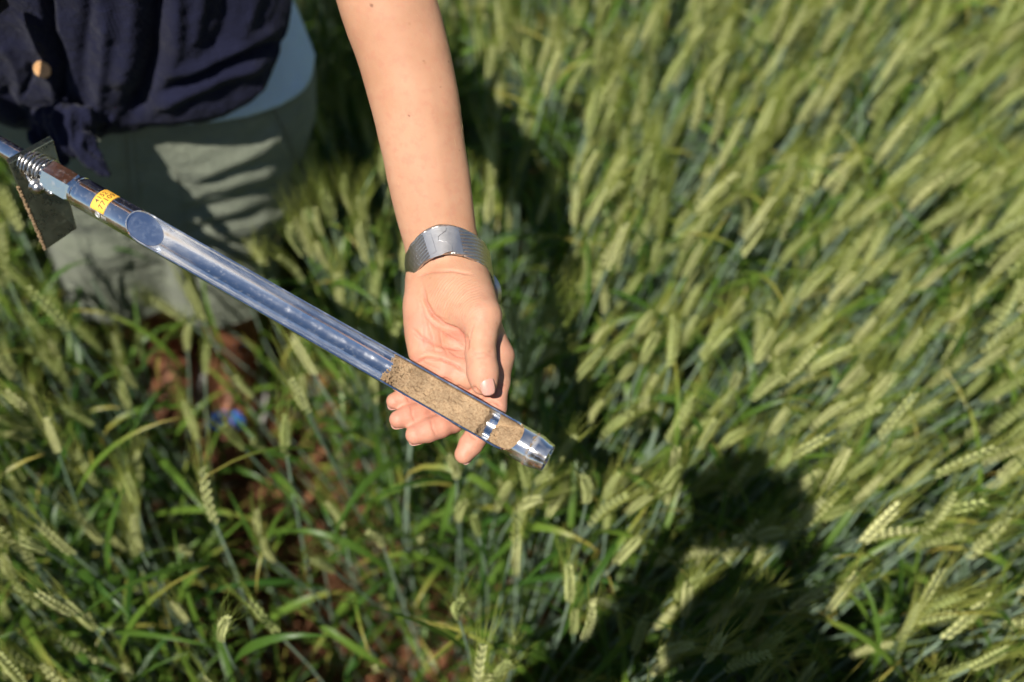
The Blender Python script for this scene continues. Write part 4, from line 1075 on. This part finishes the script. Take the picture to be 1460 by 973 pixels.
# ------------------------------------------------------------------ wristwatch
def watch():
    w0 = c2w(cc(636, 359, .7965)); axis = unit(P(640, 392, .801) - P(628, 318, .790)); X = unit(r_axis - axis * (r_axis @ axis)); Z = np.cross(axis, X)
    if Z @ tocam < 0: Z = -Z
    root = empty("wristwatch", tuple(w0)); tag(root, "steel wristwatch worn buckle upward on a woven mesh strap round the wrist", "wristwatch")
    A, B = .0324, .0264
    tilt = .0035
    def wp(th, l, r=0):                     # th=0 faces the camera, grows to picture right; l along the arm towards the hand
        c, s = math.cos(th), math.sin(th); k = (abs(c) ** 2.05 + abs(s) ** 2.05) ** (-1 / 2.05)
        # the strap drops towards the hand at the sides as in a worn loop
        drop = .0320 * (1 - c) ** .9 + .0035 * max(0, -s) ** 2
        return w0 + X * (A + r) * k * s + Z * (B + r) * k * c + axis * (l + drop - .0140)
    nth, nl = 900, 80; W2 = .0108
    TH = np.linspace(-np.pi, np.pi, nth + 1)[:-1]; Lg = np.linspace(-W2, W2, nl)
    G = np.zeros((nth, nl, 3)); GR = np.zeros((nth, nl)); arc = .175
    for i, th in enumerate(TH):
        for j, l in enumerate(Lg):
            u = (th + np.pi) / (2 * np.pi) * arc
            a = (l + u * .30) / .0027 * np.pi; b = u / .0022 * np.pi
            h = .0007 * abs(math.sin(a)) * (0.80 + .20 * abs(math.sin(b + a * .5))) + .0006
            if j in (0, nl - 1): h = -.0004
            G[i, j] = wp(th, l, h); GR[i, j] = 1 - min(1, max(0, (h - .0006) / .00038))
    V = G.reshape(-1, 3); idx = np.arange(nth * nl).reshape(nth, nl); nx = np.roll(idx, -1, 0)
    Fq = np.stack([idx[:, :-1], nx[:, :-1], nx[:, 1:], idx[:, 1:]], -1).reshape(-1, 4)
    s = link("mesh_strap", mesh_np("mesh_strap", V, Fq), M['watch_mesh']); s.parent = root; s.matrix_parent_inverse = Matrix.Translation(w0).inverted()
    fattr(s.data, "dirt", GR.ravel() * 1.25)  # shade in the weave painted: colour darkens with groove depth
    so = s.modifiers.new("thick", 'SOLIDIFY'); so.thickness = .0011; so.offset = 1 if False else -1
    # clasp: two interlocking curved plates
    def clasp(poly, h, name, thick=.0012):
        bm = bmesh.new(); vs = [bm.verts.new((x, y, 0)) for x, y in poly]; bm.faces.new(vs); 
        r = bmesh.ops.extrude_face_region(bm, geom=bm.faces[:]); 
        for e in r['geom']:
            if isinstance(e, bmesh.types.BMVert): e.co.z = thick
        bmesh.ops.recalc_face_normals(bm, faces=bm.faces)
        bmesh.ops.bevel(bm, geom=[e for e in bm.edges if abs(e.verts[0].co.z - thick) < 1e-6 and abs(e.verts[1].co.z - thick) < 1e-6], offset=.0001, segments=1, affect='EDGES', profile=.5)
        bmesh.ops.triangulate(bm, faces=bm.faces); 
        for _ in range(2):
            bmesh.ops.subdivide_edges(bm, edges=[e for e in bm.edges if e.calc_length() > .002], cuts=1); bmesh.ops.triangulate(bm, faces=bm.faces)
        for v in bm.verts: v.co = Vector(wp((v.co.x * .88 + .0030) / .0262, -v.co.y, v.co.z + h))
        me = bpy.data.meshes.new(name); bm.to_mesh(me); bm.free(); me.materials.append(M['watch_steel'])
        o = bpy.data.objects.new(name, me); COL.objects.link(o); o.parent = root; o.matrix_parent_inverse = Matrix.Translation(w0).inverted()
        autosmooth(o, 32); return o
    k = .0001
    left = [(-.0145, .0104), (.0005, .0110), (.0015, .0100), (.0008, .0075), (-.0018, .0055), (-.0045, .0035), (-.0048, .0005), (-.0025, -.0008), (.0010, -.0015), (.0032, -.0040), (.0030, -.0085), (-.0010, -.0095), (-.0045, -.0112), (-.0120, -.0112), (-.0125, -.0040), (-.0140, .004)]
    right = [(.0035, .0116), (.0095, .0108), (.0105, -.0098), (-.0030, -.0085), (-.0060, -.006), (-.0075, .000), (-.0060, .007), (-.0040, .0095)]
    clasp(left[::-1], .0024, "clasp_plate", .0013); clasp(right[::-1], .0019, "clasp_plate", .0010)
    clasp([(-.0141, .0075), (-.0088, .0080), (-.0072, -.0075), (-.0122, -.0082)][::-1], .0036, "clasp_lug", .0005)
    # case on the far side of the wrist
    ct = math.pi * .80; cpos = wp(ct, .001, .0055); n = unit(cpos - wp(ct, .001, 0)); u = unit(axis - n * (axis @ n)); v = np.cross(n, u); mb = MB()
    for prof, nm, m_ in (([(.0001, -.0045), (.0150, -.0045), (.0180, -.0025), (.0185, .002), (.0165, .0045), (.0155, .0045)], "case", M['watch_steel']), ([(.0155, .0042), (.0150, .0046), (.0001, .0048)], "crystal", M['watch_dark'])):
        mb = MB(); mb.grid(np.array([[cpos + n * h + q * (u * math.cos(a) + v * math.sin(a)) for a in np.arange(48) / 48 * 2 * np.pi] for q, h in prof]), wrap=True)
        o = link(nm, mb.mesh(nm), m_); o.parent = root; o.matrix_parent_inverse = Matrix.Translation(w0).inverted(); autosmooth(o, 30)
    cp = P(689, 384, .806)
    mb = MB(); mb.tube([cp, cp + (axis * .6 + X * .3 + Z * .2) * .004], .0022, 16); o = link("crown", mb.mesh("crown"), M['watch_steel']); o.parent = root; o.matrix_parent_inverse = Matrix.Translation(w0).inverted(); autosmooth(o)
r_axis = np.array([1.0, 0, 0])
watch()

# ------------------------------------------------------------------ the photographer behind the camera, whose shadow lies on the crop
ph = empty("person", (0, -.22, 0)); tag(ph, "photographer in dark clothes standing in the wheat, camera raised, seen only as a shadow", "person")
def photographer():
    f = Field((-.42, -.60, -.02), (.42, .02, 1.92), .010); c = lambda *a: np.array(a, float); y0 = -.27
    for s in (-1, 1):
        f.cone(c(s * .10, y0, .86), c(s * .12, y0 + .02, .48), .09, .06, .03); f.cone(c(s * .12, y0 + .02, .48), c(s * .13, y0 - .02, .08), .058, .036, .03); f.cone(c(s * .13, y0 - .03, .05), c(s * .14, y0 + .12, .035), .04, .035, .02)
        f.cone(c(s * .17, y0, 1.40), c(s * .33, y0 + .03, 1.22), .055, .045, .03); f.cone(c(s * .33, y0 + .03, 1.22), c(s * .095, y0 + .17, 1.53), .043, .03, .03)
    f.ell(c(0, y0, .93), (.17, .12, .15), .05); f.ell(c(0, y0, 1.12), (.155, .11, .20), .05); f.ell(c(0, y0, 1.30), (.20, .12, .18), .05); f.cone(c(-.17, y0, 1.41), c(.17, y0, 1.41), .055, .055, .04)
    f.cone(c(0, y0, 1.42), c(0, y0 + .03, 1.58), .055, .052, .03); f.ell(c(0, y0 + .06, 1.68), (.078, .10, .115), .02); f.ell(c(0, y0 + .155, 1.655), (.013, .018, .022), .01)
    return f.surf(1)
V, F = photographer(); me = mesh_np("body", V, F); b = link("body", me, M['skin']); setp(b, ph)
for nm in ("crease", "pink", "mole", "wr", "phase"): fattr(me, nm, np.zeros(len(V)))
def shell(name, lo, hi, m, off=.012):
    k = (V[:, 2] > lo) & (V[:, 2] < hi); keep = k[F].all(1); used = np.unique(F[keep]); mp = np.full(len(V), -1); mp[used] = np.arange(len(used))
    o = link(name, mesh_np(name, (V + vnormals(V, F) * off)[used], mp[F[keep]]), m); setp(o, ph)
shell("trousers", .06, .98, M['black_cloth']); shell("jacket", .92, 1.47, M['black_cloth'], .015); shell("hair", 1.70, 1.9, M['hair'], .010)
camo = empty("photo_camera", (0, -.10, 1.62)); tag(camo, "black photo camera raised to the photographer's face above the wheat", "camera")
R56 = np.array(Euler((math.pi / 2 - PITCH, 0, 0)).to_matrix()); base = np.array([0, 0, CAMZ])
mb = MB(); mb.box(base + R56 @ np.array([0, -.005, .115]), .135, .085, .055, R56); mb.box(base + R56 @ np.array([0, .05, .112]), .05, .03, .045, R56); mb.box(base + R56 @ np.array([.055, -.005, .085]), .025, .08, .02, R56)
o = link("camera_body", mb.mesh("camera_body", False), M['black_plastic']); setp(o, camo); bv = o.modifiers.new("bevel", 'BEVEL'); bv.width = .006; bv.segments = 3
mb = MB(); mb.tube([base + R56 @ np.array([0, 0, z]) for z in (.09, .085, .05, .048, .02, .012)], [.038, .036, .036, .038, .038, .036], 32); o = link("lens_barrel", mb.mesh("lens_barrel"), M['black_plastic']); setp(o, camo)
for s in (-1, 1):                                     # his hands round the camera
    f = Field(base + np.array([s * .07, -.07, -.09]) - .10, base + np.array([s * .07, -.07, -.09]) + .12, .005); q = lambda x, y, z: base + R56 @ np.array([x * s, y, z])
    f.cone(np.array([s * .10, -.105, 1.52]), q(.075, -.03, .11), .028, .024, .02)
    for i in range(4): f.chain([q(.078, .022 - .019 * i, .115), q(.084, .022 - .019 * i, .085), q(.066, .020 - .019 * i, .078)], [.0115, .0095, .008], .003)
    f.chain([q(.07, -.02, .145), q(.05, .01, .152), q(.03, .02, .15)], [.013, .011, .009], .004)
    Vx, Fx = f.surf(1); me = mesh_np("hand", Vx, Fx); [fattr(me, nm, np.zeros(len(Vx))) for nm in ("crease", "pink", "mole", "wr", "phase")]; setp(link("hand", me, M['skin']), ph)
